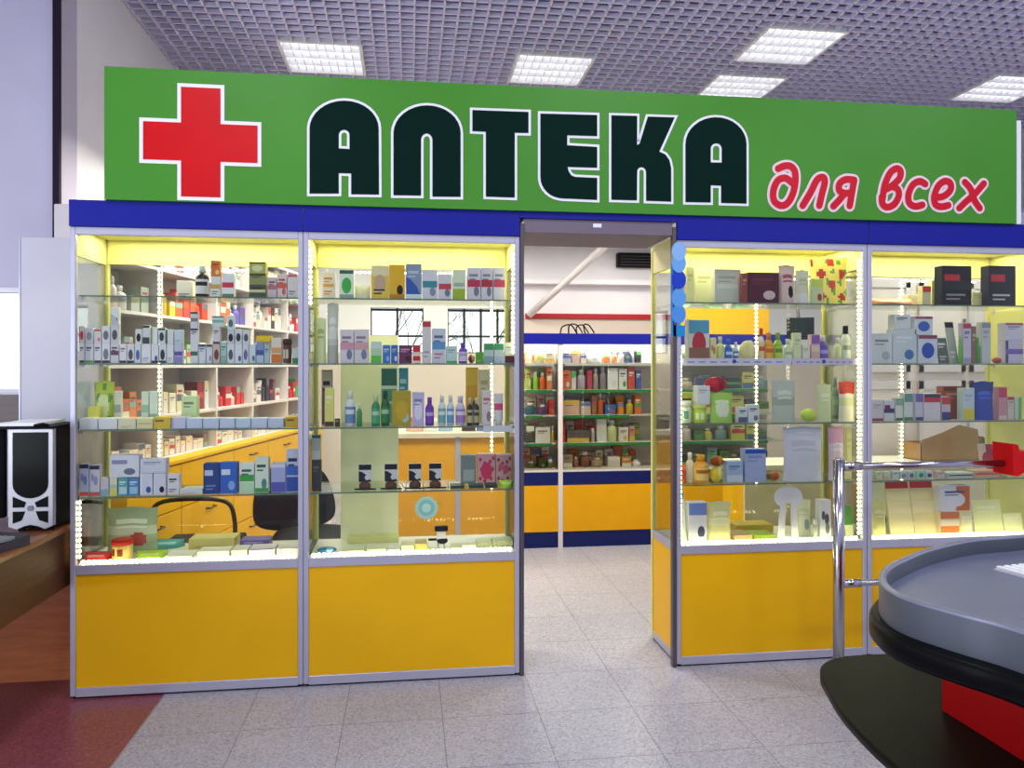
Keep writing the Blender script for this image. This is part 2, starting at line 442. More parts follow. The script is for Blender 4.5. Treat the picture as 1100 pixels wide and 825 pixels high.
def flat(name, loops, y, mat, parent, off=0.0):
    loops = [offs(l, off if i == 0 else -off) for i, l in enumerate(loops)]
    tri = tessellate_polygon([[Vector((p[0], p[1], 0)) for p in l] for l in loops])
    al = [p for l in loops for p in l]
    b = MB()
    for t in tri:
        q = [(al[i][0], y, al[i][1]) for i in t]
        b.poly(q, mat)
    return b.build(name, parent)
def arc(cx, cy, rx, ry, a0, a1, n=10):
    return [(cx + rx * math.cos(math.radians(a0 + (a1 - a0) * i / n)), cy - ry * math.sin(math.radians(a0 + (a1 - a0) * i / n))) for i in range(n + 1)]
def sgn_loops(loops, ox, oy, s):
    return [[toL(*P(ox + x / s, oy + y / s, YS - .031)) for x, y in l] for l in loops]
def shear(l, k, x0):                          # follow the sign's own perspective along a letter
    return [(x, y + (x - x0) * k) for x, y in l]
LET = []
k = .03
# first three letters, measured in the crop (300,0) x 2.75
A1 = [[(87, 568)] + [(87, 372)] + arc(190, 375, 103, 84, 180, 0, 16)[1:] + [(294, 571), (211, 570), (211, 508), (174, 507), (174, 568)],
      [(174, 433), (174, 392)] + arc(190, 393, 16, 15, 180, 0, 8)[1:] + [(206, 435)]]
LET.append(sgn_loops(A1, 300, 0, 2.75))
A2 = [[(337, 573), (337, 385)] + arc(437, 388, 100, 83, 180, 0, 16)[1:] + [(537, 578), (453, 577), (453, 408)] + arc(436, 408, 17, 19, 0, 180, 8)[1:] + [(419, 574)]]
LET.append(sgn_loops(A2, 300, 0, 2.75))
A3 = [[(572, 319), (739, 325), (739, 388), (698, 387), (698, 580), (612, 577), (612, 384), (572, 382)]]
LET.append(sgn_loops(A3, 300, 0, 2.75))
# the others in the crop (570,100) x 4.2308
A4 = [[(49, 84), (309, 91), (309, 188), (172, 184), (172, 229), (309, 237), (309, 333), (174, 329)] + [(178, 348), (190, 366), (208, 374)] + [(309, 379), (309, 480), (150, 473)] + arc(150, 375, 101, 97, 270, 180, 8)[1:]]
LET.append(sgn_loops(A4, 570, 100, 4.2308))
A5 = [[(374, 92), (492, 95), (492, 228), (503, 222), (541, 98), (664, 102), (594, 258)] + [(622, 272), (640, 298), (648, 335)] + [(648, 488), (533, 484), (533, 350)] + arc(512, 350, 20, 20, 0, 180, 6)[1:] + [(491, 482), (374, 479)]]
LET.append(sgn_loops(A5, 570, 100, 4.2308))
A6 = [[(713, 490), (713, 225)] + arc(853, 225, 140, 124, 180, 0, 16)[1:] + [(993, 497), (876, 494), (876, 415), (829, 413), (829, 492)],
      [(829, 308), (829, 245)] + arc(854, 245, 25, 24, 180, 0, 8)[1:] + [(879, 309)]]
LET.append(sgn_loops(A6, 570, 100, 4.2308))
for l in LET:
    o = flat('letter', l, -.0335, DKGREEN, sg)
    flat('letter_outline', l, -.0318, WHT, o, .0115)
CR = [[(292, 72), (541, 83), (548, 296), (768, 309), (770, 547), (548, 541), (550, 750), (302, 748), (298, 527), (66, 522), (64, 283), (292, 285)]]
cl = sgn_loops(CR, 140, 80, 5.69)
# the cross is square-cut: true it up
zs_ = [p[1] for p in cl[0]]; xs_ = [p[0] for p in cl[0]]
cx_, cz_ = (max(xs_) + min(xs_)) / 2, (max(zs_) + min(zs_)) / 2; R_ = (max(xs_) - min(xs_)) / 2; q_ = R_ * .345; RZ = (max(zs_) - min(zs_)) / 2
cz_ += .008
cl = [[(cx_ - q_, cz_ + RZ), (cx_ + q_, cz_ + RZ), (cx_ + q_, cz_ + q_), (cx_ + R_, cz_ + q_), (cx_ + R_, cz_ - q_), (cx_ + q_, cz_ - q_), (cx_ + q_, cz_ - RZ), (cx_ - q_, cz_ - RZ), (cx_ - q_, cz_ - q_), (cx_ - R_, cz_ - q_), (cx_ - R_, cz_ + q_), (cx_ - q_, cz_ + q_)]]
o = flat('red_cross', cl, -.0335, RED, sg)
b = MB(); lo = offs(cl[0], .016)
for t in tessellate_polygon([[Vector((p[0], p[1], 0)) for p in lo]]): b.poly([(lo[i][0], -.0318, lo[i][1]) for i in t], WHT)
b.build('cross_outline', o)
# slanted red script, as brush strokes measured in the crop (815,155) x 4.074
SCR = [
    [[(97, 100), (125, 88), (152, 90), (170, 112), (172, 160), (160, 215), (135, 255), (105, 262), (78, 240), (76, 195), (96, 152), (130, 142), (160, 165)]],
    [[(205, 263), (240, 205), (268, 150), (295, 138), (302, 160), (290, 210), (278, 263)]],
    [[(432, 150), (422, 205), (412, 264)], [(432, 150), (395, 148), (368, 166), (366, 196), (390, 208), (420, 206)], [(392, 208), (365, 240), (340, 266)]],
    [[(556, 240), (566, 175), (590, 120), (618, 100), (636, 112), (630, 145), (595, 178), (575, 190)], [(595, 178), (622, 190), (628, 218), (610, 255), (580, 270), (557, 258), (553, 225)]],
    [[(745, 168), (722, 156), (692, 170), (672, 210), (674, 250), (700, 266), (732, 260)]],
    [[(788, 228), (825, 222), (855, 196), (856, 166), (832, 155), (803, 176), (784, 222), (790, 258), (815, 268), (846, 262)]],
    [[(920, 160), (945, 190), (962, 240), (985, 274)], [(1003, 166), (965, 210), (925, 245), (895, 274)]],
]
def strokes(name, lines, wd, y, mat, parent, n=6):
    b = MB(); kk = 0
    for l in lines:
        pts = [Vector(toL(*P(815 + x / 4.074, 155 + yy / 4.074, YS - .031))) for x, yy in l]
        if len(pts) > 3: pts = [Vector((p.x, p.y)) for p in smooth_loop([(p[0], p[1], 0) for p in pts], 5, False)]
        for i in range(len(pts)):
            ring = [(pts[i].x + wd / 2 * math.cos(a * math.pi / 7), y - kk * 1e-5, pts[i].y + wd / 2 * math.sin(a * math.pi / 7)) for a in range(14)]
            b.poly(ring, mat); kk += 1
            if i + 1 < len(pts):
                d = (pts[i + 1] - pts[i])
                if d.length < 1e-5: continue
                d.normalize(); nn = Vector((-d.y, d.x)) * wd / 2
                b.poly([(q.x, y - kk * 1e-5, q.y) for q in (pts[i] + nn, pts[i] - nn, pts[i + 1] - nn, pts[i + 1] + nn)], mat); kk += 1
    return b.build(name, parent)
PINKW = M('ecd2da', .45, 0, 0)
for l in SCR:
    o = strokes('script_letter', l, .034, -.0345, RED2, sg)
    strokes('letter_outline', l, .058, -.0312, PINKW, o)

# ------------------------------------------------------------------ the four display cabinets
ZSH = [1.756, 1.457, 1.164, .868]; ZD = .58; DEP = .40
CABX = [(-1.454, -.471), (-.469, .513), (1.275, 2.258), (2.262, 3.245)]
CABN = ['leftmost cabinet', 'second cabinet', 'third cabinet', 'rightmost cabinet']
CABL = ['lit glass display cabinet with yellow base, leftmost of the row beside the wooden desk',
        'lit glass display cabinet with yellow base, immediately left of the doorway',
        'lit glass display cabinet with yellow base, immediately right of the doorway',
        'lit glass display cabinet with yellow base, rightmost, behind the steel handrail']
PALEY = M('dcd884', .45, 0, .03)
EDGE = M('5f7a6c', .25, 0, 0)
def cabinet(i):
    x0, x1 = CABX[i]; wd = x1 - x0
    c = empty('display_cabinet', ((x0 + x1) / 2, Y0, 0), CABL[i], 'display cabinet', 'row of glass display cabinets')
    h = wd / 2; D = DEP; t = .022
    for sx in (-1, 1):
        a, b2 = (-h, -h + t) if sx < 0 else (h - t, h)
        bx('post', c, ALU, a, b2, 0, t + .004, .012, 2.05, .002)
        bx('post', c, PALEY, a, b2, D - t, D, .012, 2.05, .002)
    bx('fascia', c, BLUE, -h, h, -.012, .012, 2.05, ZT, .002)
    bx('roof_board', c, PALEY, -h, h, .012, D, 2.05, 2.07)
    for (z0, z1) in ((2.016, 2.05), (.538, ZD), (.008, .048)): bx('front_rail', c, ALU, -h + t, h - t, 0, t, z0, z1, .002)
    bx('top_board', c, PALEY, -h + t, h - t, D - .03, D - .008, 1.935, 2.05)
    bx('base_panel', c, YEL, -h + t, h - t, .007, .02, .048, .538)
    bx('kick_board', c, BLACK, -h + .01, h - .01, .012, D - .012, 0, .012)
    bx('bottom_board', c, M('d8d4c4', .5), -h + t, h - t, t, D - t, ZD - .03, ZD - .004)
    bx('deck_glass', c, M('eeeadf', .2, 0, .02), -h + t, h - t, t, D - t, ZD - .004, ZD)
    bx('front_glass', c, GLASS, -h + t, h - t, .008, .013, ZD, 2.016)
    # back: two sliding panes with meeting stiles
    bp = MB(); bp.box(-h + t, h - t, D - .012, D - .008, ZD, 1.935, GLASS); bp.build('back_glass', c)
    for sx in (-1, 1):
        a, b2 = (-h + .006, -h + .011) if sx < 0 else (h - .011, h - .006)
        if i == 3 and sx > 0:
            bx('side_board', c, PALEY, a, b2, t, D - t, .012, 2.05)
        else:
            bx('side_glass', c, GLASS, a, b2, t + .004, D - t, ZD, 1.93)
            bx('side_panel', c, YEL, a, b2, t + .004, D - t, .05, .54)
            for z0, z1 in ((.012, .05), (.54, ZD)): bx('side_rail', c, ALU, a - .003, b2 + .003, t, D - t, z0, z1)
            bx('side_top', c, M('dcd69a', .5), a - .002, b2 + .002, t, D - t, 1.93, 2.05)
    for z in ZSH:
        s = MB(); s.box(-h + t + .002, h - t - .002, .036, D - .03, z - .006, z, SHELFGLASS); sh = s.build('shelf', c)
        s = MB(); s.box(-h + t + .002, h - t - .002, .0335, .0362, z - .0065, z - .0002, EDGE); s.build('shelf_edge', sh)
        for sx in (-1, 1):
            for yy in (.07, D - .06): bx('shelf_support', sh, ALU, sx * (h - t) - .008, sx * (h - t) + .008, yy - .006, yy + .006, z - .016, z - .0065)
    # LED strips behind the front frame and up the back, as beads on a strip
    def led(pts, step, r, mat):
        s = MB(); a, b2 = Vector(pts[0]), Vector(pts[1]); n = int((b2 - a).length / step); dv = (b2 - a) / n
        for q in range(n):
            p = a + dv * (q + .5)
            s.box(p.x - r, p.x + r, p.y - r * .6, p.y + r * .6, p.z - r, p.z + r, mat)
        r2 = r * .45
        s.box(min(a.x, b2.x) - r2, max(a.x, b2.x) + r2, a.y + r * .3, a.y + r * .55, min(a.z, b2.z) - r2, max(a.z, b2.z) + r2, WHT)
        return s.build('led_strip', c)
    led(((-h + t + .01, .028, ZD + .007), (h - t - .01, .028, ZD + .007)), .022, .0065, LED)
    if i in (0, 2): led(((-h + t + .006, .028, ZD + .02), (-h + t + .006, .028, .86 if i == 0 else 1.5)), .022, .0052, LED)
    if i == 1: led(((-h + t + .006, .028, 1.72), (-h + t + .006, .028, 1.98)), .022, .0052, LED)
    if i in (1, 2): led(((h - t - .006, .028, ZD + .02 if i == 2 else 1.5), (h - t - .006, .028, 1.98)), .022, .0052, LED)
    xa_ = {0: -.24, 1: h - .09, 2: .09, 3: -.05}[i]
    led(((xa_, D - .02, .80 if i != 0 else 1.0), (xa_, D - .02, 1.92)), .022, .005, LED)
    led(((xa_ if i != 1 else -h + .15, D - .02, 1.915), (xa_ + .42 if i == 0 else h - .09, D - .02, 1.915)), .022, .005, LED)
    return c
CABS = [cabinet(i) for i in range(4)]
# pale yellow board standing inside the second cabinet's back
xa, xb = P(366, 400, Y0 + DEP - .02)[0], P(428, 400, Y0 + DEP - .02)[0]
cx = sum(CABX[1]) / 2
bx('back_board', CABS[1], M('fcfad4', .4, 0, .03), xa - cx, xb - cx, DEP - .024, DEP - .014, ZD, 1.60)
# the opening between the cabinets: metal jambs and head
dr = empty('door_1', (.9, Y0, 0), None, None); struct(dr)
JM = M('585258', .4, .4, .03); HM = M('6e6270', .45, .2, .04)
bx('jamb', dr, JM, .515 - .9, .534 - .9, -.005, DEP, 0, 2.11, .002)
bx('jamb', dr, JM, 1.254 - .9, 1.273 - .9, -.005, .03, 0, 2.11, .002)
bx('head_fascia', dr, BLUE, .513 - .9, 1.275 - .9, -.012, .012, 2.135, ZT)
bx('head', dr, HM, .534 - .9, 1.254 - .9, .0, DEP, 2.068, 2.135, .002)
bx('head_cover', dr, HM, .515 - .9, 1.273 - .9, .0, DEP, 2.135, 2.15)
bx('sticker', dr, WHT, P(637, 235, Y0)[0] - .9, P(646, 235, Y0)[0] - .9, -.003, .0, 2.1, 2.118)

# ------------------------------------------------------------------ products
def face_prints(b, x0, x1, z0, z1, y, acc):
    """the printing on a pack's front: blocks, bands, discs and rows of small print"""
    W, H = x1 - x0, z1 - z0; k = 0
    def q(a, c, d, e, col):
        nonlocal k; k += 1
        yy = y - .0004 - k * .00012
        b.poly([(x0 + a * W, yy, z0 + c * H), (x0 + d * W, yy, z0 + c * H), (x0 + d * W, yy, z0 + e * H), (x0 + a * W, yy, z0 + e * H)], M(col, .5, 0, 0))
    def el(cx, cz, rx, rz, col, n=14):
        nonlocal k; k += 1
        yy = y - .0004 - k * .00012
        b.poly([(x0 + (cx + rx * math.cos(2 * math.pi * i / n)) * W, yy, z0 + (cz + rz * math.sin(2 * math.pi * i / n)) * H) for i in range(n)], M(col, .5, 0, 0))
    for tok in acc:
        c, col = tok.split(':')
        if c == 'T': q(.02, .68, .98, .98, col)
        elif c == 't': q(.02, .86, .98, .985, col)
        elif c == 'M': q(.02, .40, .98, .62, col)
        elif c == 'm': q(.08, .44, .92, .56, col)
        elif c == 'L': q(.02, .02, .98, .36, col)
        elif c == 'l': q(.02, .015, .98, .14, col)
        elif c == 'C': el(.5, .45, .33, .28, col)
        elif c == 'c': el(.68, .26, .2, .15, col)
        elif c == 'A': el(.3, .6, .16, .12, col); el(.62, .5, .2, .15, col)
        elif c == 'K': q(.01, .02, .16, .98, col)
        elif c == 'R': q(.52, .02, .98, .98, col)
        elif c == 'U': q(.08, .60, .6, .78, col)
        elif c == 'D':
            k += 1; yy = y - .0004 - k * .00012
            b.poly([(x0 + a * W, yy, z0 + d * H) for a, d in ((.02, .62), (.3, .56), (.7, .36), (.97, .06), (.97, .02), (.02, .02))], M(col, .5, 0, 0))
        elif c == 'X':
            q(.14, .72, .8, .80, col); q(.14, .62, .6, .66, col)
        elif c == 'x':
            q(.14, .24, .78, .29, col); q(.14, .14, .6, .18, col)
        elif c == 'W': q(.12, .1, .88, .5, col)
        elif c == 'F':                      # scattered flowers
            for (a, d) in ((.15, .2), (.4, .12), (.75, .2), (.55, .4), (.22, .5), (.85, .5), (.4, .7), (.7, .75), (.15, .82), (.88, .86)): el(a, d, .09, .07, col, 8)
def carton(w, h, d, col, acc, rng):
    b = MB(); b.box(-w / 2, w / 2, 0, d, 0, h, M(col, .5, 0, .03, 20), .0012)
    face_prints(b, -w / 2, w / 2, 0, h, 0, acc)
    if h > w * .9:                                              # tuck flap line of the lid
        b.box(-w / 2 + .003, w / 2 - .003, d * .1, d * .9, h, h + .0006, M(col, .5, 0, .03, 20))
    return b, []
def bottle(w, h, d, col, acc, rng, cap='e8e8e8', lab=None, mat=None):
    r = w / 2; hh = h * .80
    b = MB(); m = mat or M(col, .28, 0, 0, coat=.3)
    b.lathe([(r * .85, 0), (r, h * .02), (r, hh * .74), (r * .93, hh * .82), (r * .6, hh * .93), (r * .42, hh * .96), (r * .42, hh)], m, 18, oy=r)
    c = MB(); rr = r * .52
    c.lathe([(rr, hh * .975), (rr, h * .985), (rr * .9, h)], M(cap, .4, 0, 0), 16, oy=r)
    kids = [('cap', c)]
    if lab:
        l = MB(); n = 18; a0, a1 = math.radians(188), math.radians(352); R = r + .0006
        z0, z1 = h * .10, h * .56; ml = M(lab, .5, 0, 0); mk = M(acc[0].split(':')[1] if acc else '777777', .5, 0, 0)
        for i in range(n):
            t0, t1 = a0 + (a1 - a0) * i / n, a0 + (a1 - a0) * (i + 1) / n
            for (za, zb, mm, R2) in ((z0, z1, ml, R), (z0 + (z1 - z0) * .55, z0 + (z1 - z0) * .82, mk, R + .0004)):
                if mm is mk and not 3 <= i < n - 3: continue
                l.poly([(R2 * math.cos(t0), r + R2 * math.sin(t0), za), (R2 * math.cos(t1), r + R2 * math.sin(t1), za), (R2 * math.cos(t1), r + R2 * math.sin(t1), zb), (R2 * math.cos(t0), r + R2 * math.sin(t0), zb)], mm, True)
        kids.append(('bottle_label', l))
    return b, kids
def tube(w, h, d, col, acc, rng, cap='e8e8e8', lab=None):
    b = MB(); m = M(col, .35, 0, 0); n = 18; rows = 8; base = h * .16; idx = len(b.v)
    for j in range(rows + 1):
        t = j / rows; rx = w / 2 * (.9 + .1 * t); ry = w * .36 * (1 - t) + .0015
        for i in range(n):
            a = 2 * math.pi * i / n; b.v.append((rx * math.cos(a), w * .36 + ry * math.sin(a), base + (h - base) * t))
    band = M(acc[0].split(':')[1], .4, 0, 0) if acc else m
    for j in range(rows):
        for i in range(n):
            i2 = (i + 1) % n; b.f.append((idx + j * n + i, idx + j * n + i2, idx + (j + 1) * n + i2, idx + (j + 1) * n + i))
            b.m.append(b.mi(band if j in (3, 4) and i > n // 2 else m)); b.sm.append(True)
    c = MB(); c.lathe([(w * .36, 0), (w * .36, base * .95), (w * .33, base)], M(cap, .4, 0, 0), 16, oy=w * .36)
    return b, [('cap', c)]
def jar(w, h, d, col, acc, rng, cap='d01c1c', lab=None):
    r = w / 2; b = MB()
    b.lathe([(r * .9, 0), (r * .97, h * .04), (r * .97, h * .68), (r * .88, h * .76)], M(col, .3, 0, 0, coat=.3), 24, oy=r)
    c = MB(); c.lathe([(r, h * .75), (r, h * .97), (r * .94, h)], M(cap, .4, 0, 0), 24, oy=r)
    kids = [('lid', c)]
    if acc:
        l = MB(); mm = M(acc[0].split(':')[1], .5, 0, 0)
        for (a0, a1) in ((215, 245), (258, 290)):
            n = 6
            for i in range(n):
                t0, t1 = (math.radians(a0 + (a1 - a0) * (i + s) / n) for s in (0, 1)); R = r * .975
                l.poly([(R * math.cos(t), r + R * math.sin(t), z) for t, z in ((t0, h * .2), (t1, h * .2), (t1, h * .56), (t0, h * .56))], mm, True)
        kids.append(('jar_label', l))
    return b, kids
def pouch(w, h, d, col, acc, rng, lab=None):
    """a filled bag: gusseted foot, bulging belly, flat crimped top"""
    b = MB(); nx, nz = 16, 20; base = M(col, .33, 0, .05, 14); acm = [t.split(':') for t in acc]
    seed = rng.random() * 9
    def shape(s, u, v):
        e = (1 - (2 * u - 1) ** 4) * (1 - max(0, (v - .15) / .85) ** 2.2)
        crum = .05 * math.sin(9 * u + seed) * math.cos(7 * v + seed * 2) * e
        y = d / 2 + s * d / 2 * max(.04, (e + crum))
        wx = w * (1 - .05 * math.sin(math.pi * v))
        return ((u - .5) * wx, y, v * h * (1 - .015 * math.sin(3 * math.pi * u)))
    def matat(u, v):
        for c, col2 in acm:
            if c == 'T' and v > .72 or c == 'L' and v < .3 or c == 'M' and .4 < v < .6 or c == 'C' and (u - .5) ** 2 / .1 + (v - .45) ** 2 / .07 < 1 \
               or c == 'c' and (u - .66) ** 2 / .03 + (v - .3) ** 2 / .02 < 1 or c == 't' and v > .88 or c == 'X' and (.66 < v < .76 or .56 < v < .6) and .2 < u < .8 \
               or c == 'F' and math.sin(u * 17 + 1) * math.sin(v * 15 + seed) > .55 or c == 'A' and math.sin(u * 11 + 2) * math.cos(v * 13 + 1) > .45 or c == 'R' and u > .52: return M(col2, .35, 0, 0)
        return base
    for s in (-1, 1):
        n = len(b.v)
        b.v += [shape(s, i / nx, j / nz) for j in range(nz + 1) for i in range(nx + 1)]
        for j in range(nz):
            for i in range(nx):
                q = n + j * (nx + 1) + i; b.f.append((q, q + 1, q + nx + 2, q + nx + 1)); b.m.append(b.mi(matat((i + .5) / nx, (j + .5) / nz) if s < 0 else base)); b.sm.append(True)
    bot = [shape(-1, i / nx, 0) for i in range(nx + 1)] + [shape(1, i / nx, 0) for i in range(nx, -1, -1)]
    b.poly(bot, base)
    return b, []
def card(w, h, d, col, acc, rng, lean=.0):
    """a printed card or leaflet leaning back on its own strut"""
    b = MB(); b.box(-w / 2, w / 2, 0, .004, 0, h, M(col, .5, 0, .03, 14), .0008); face_prints(b, -w / 2, w / 2, 0, h, 0, acc)
    k = math.tan(math.radians(12)); b.v = [(x, y + z * k, z) for x, y, z in b.v]
    s = MB(); s.prism([(.004 + h * .55 * k, h * .55), (.006, 0.0), (h * .34, 0.0)], 'x', -.003, .003, M(col, .5, 0, .03, 14))
    return b, [('strut', s)]
def lump(w, h, d, col, acc, rng):
    b = MB(); b.ball(0, d / 2, h / 2, w / 2, d / 2, h / 2, M(col, .4, 0, .06, 18))
    if acc: b.ball(.12 * w, d * .35, h * .55, w * .26, d * .4, h * .46, M(acc[0].split(':')[1], .4, 0, 0), 12, 8)
    return b, []
KIND = {'c': ('medicine_box', 'box', carton), 'b': ('bottle', 'bottle', bottle), 't': ('cream_tube', 'tube', tube), 'j': ('lidded_jar', 'jar', jar),
        'p': ('pouch', 'packet', pouch), 'k': ('leaflet_card', 'card', card), 'l': ('soft_pack', 'packet', lump), 'f': ('flat_pack', 'flat pack', carton)}
CROP = {'A': (70, 235, 4.2308), 'B': (70, 410, 3.9269), 'C': (320, 240, 4.3429), 'D': (320, 420, 4.3429), 'E': (710, 245, 4.5826), 'F': (710, 415, 4.4608),
        'G': (920, 250, 4.8556), 'H': (920, 410, 4.3444), 'I': (550, 220, 4.1243), 'J': (550, 400, 4.1243)}
ORD = ['first', 'second', 'third', 'fourth', 'fifth', 'sixth', 'seventh', 'eighth', 'ninth', 'tenth', 'eleventh', 'twelfth', 'thirteenth', 'fourteenth', 'fifteenth', 'sixteenth', 'seventeenth', 'eighteenth', 'nineteenth', 'twentieth'] + ['twenty-' + t for t in ('first', 'second', 'third', 'fourth', 'fifth', 'sixth', 'seventh', 'eighth', 'ninth')] + ['thirtieth'] + ['thirty-' + t for t in ('first', 'second', 'third', 'fourth', 'fifth', 'sixth', 'seventh', 'eighth', 'ninth')]
ALL = []                                       # (object, description, place, x, order phrase) -> labels are settled at the end
def put(kind, x, y, z, w, h, d, col, desc, acc, place, group, rng, cap=None, lab=None, rot=0, clear=False, name=None, cat=None):
    nm, ct, fn = KIND[kind]
    kw = {}
    if kind in 'btj':
        if cap: kw['cap'] = cap
        if lab: kw['lab'] = lab
        if clear and kind == 'b': kw['mat'] = FILM
    b, kids = fn(w, h, d, col, acc, rng, **kw)
    o = b.build(name or nm, None, (x, y, z), rot)
    for kn, kb in kids: kb.build(kn, o)
    o['category'] = cat or ct; o['group'] = group
    ALL.append([o, desc, place, x, z])
    return o
DEEP = {'c': .055, 'p': .045, 'k': .05, 'l': .06, 'f': .10}
def row(cab, shelf, crop, text, flatdeck=False):
    """one shelf of products; each line: kind x0 x1 ytop[^ytop of what it stands on] colour [options]; description; printing"""
    ox, oy, s = CROP[crop]; rng = random.Random(cab * 10 + shelf)
    zb = ZSH[shelf] if shelf < 4 else ZD
    place = 'on the %s, %s' % (['top shelf', 'second shelf', 'third shelf', 'fourth shelf', 'bottom deck'][shelf], CABN[cab])
    if shelf == 4: place = 'on the bottom deck, ' + CABN[cab]
    group = 'goods on the %s of the %s' % (['top shelf', 'second shelf', 'third shelf', 'fourth shelf', 'bottom deck'][shelf], CABN[cab])
    done = []
    for ln in text.strip().split('\n'):
        head, desc, pr = [t.strip() for t in (ln + ';;').split(';')[:3]]
        h = head.split(); kind = h[0]; x0, x1 = float(h[1]), float(h[2])
        opt = dict(o.split('=') for o in h[5:]) if len(h) > 5 else {}
        dy = float(opt.get('y', 0)) ; col = h[4]
        Y = Y0 + .062 + dy
        stack = '^' in h[3]; yt = float(h[3].strip('^'))
        xa, _ = P(ox + x0 / s, 400, Y); xb, _ = P(ox + x1 / s, 400, Y); _, zt = P(ox + (x0 + x1) / 2 / s, oy + yt / s, Y)
        lo = CABX[cab][0] + .013; hi = CABX[cab][1] - .013
        xa, xb = max(xa, lo), min(xb, hi)
        d = float(opt['d']) if 'd' in opt else DEEP.get(kind, xb - xa)
        if kind == 'c' and 'd' not in opt: d = min(d, max(.02, (xb - xa) * .8))
        w = xb - xa - .0016
        z = zb + .0004
        if kind in 'btj': d = w
        if stack:
            best = None
            for (a, b2, top, yy, dd) in done:
                if min(b2, xb) - max(a, xa) > .25 * w and abs(yy - Y) < .03 and (best is None or top > best): best = top
            if best: z = best + .0006
        ceil_ = (ZSH[shelf - 1] if shelf else 2.025) - .02
        hgt = max(.012, min(zt, ceil_) - z)
        if 'h' in opt: hgt = float(opt['h'])
        o = put(kind, (xa + xb) / 2, Y, z, w, hgt, d, col, desc, pr.split(), place, group, rng, opt.get('cap'), opt.get('lab'), 0, 'clear' in opt, opt.get('n'), opt.get('cat', '').replace('_', ' ') or None)
        done.append((xa, xb, z + hgt, Y, d))

row(0, 0, 'A', '''
b 583 648 210 2a1712 cap=cfe0d4 lab=d8d8d8;dark brown syrup bottle with white label;X:222222
c 505 580 282 dcd8cc y=.12;cream carton with a dark slanting mark;x:2a3038
c 660 706 262 dfe0dc;narrow white lower carton under the orange one;M:c9a35a x:55705a
c 660 706 ^190 d0773a;orange carton stacked on a white one;c:f0d080 X:8a3010
c 712 768 248 e4e4e8;white carton with raspberry red block;M:d02848 l:5b8a68
c 835 912 300 4a5040;bottom one of three olive cartons;M:c9c890 X:23281c
c 835 912 ^250 8b9058;middle one of three olive cartons;t:20241c X:30341e
c 835 912 ^196 a9ad62;topmost of three olive cartons;t:2b3020 C:d5d79a
c 920 962 266 cdb8c2;pinkish lilac carton;M:b06a80 X:70505e
c 964 1008 252 d8c8cc;white carton with coral red middle;M:d0584e X:a04040 c:c06060
c 1010 1056 250 d6d2da;white carton with pink band near right post;t:c06a78 x:6a6a80
''')
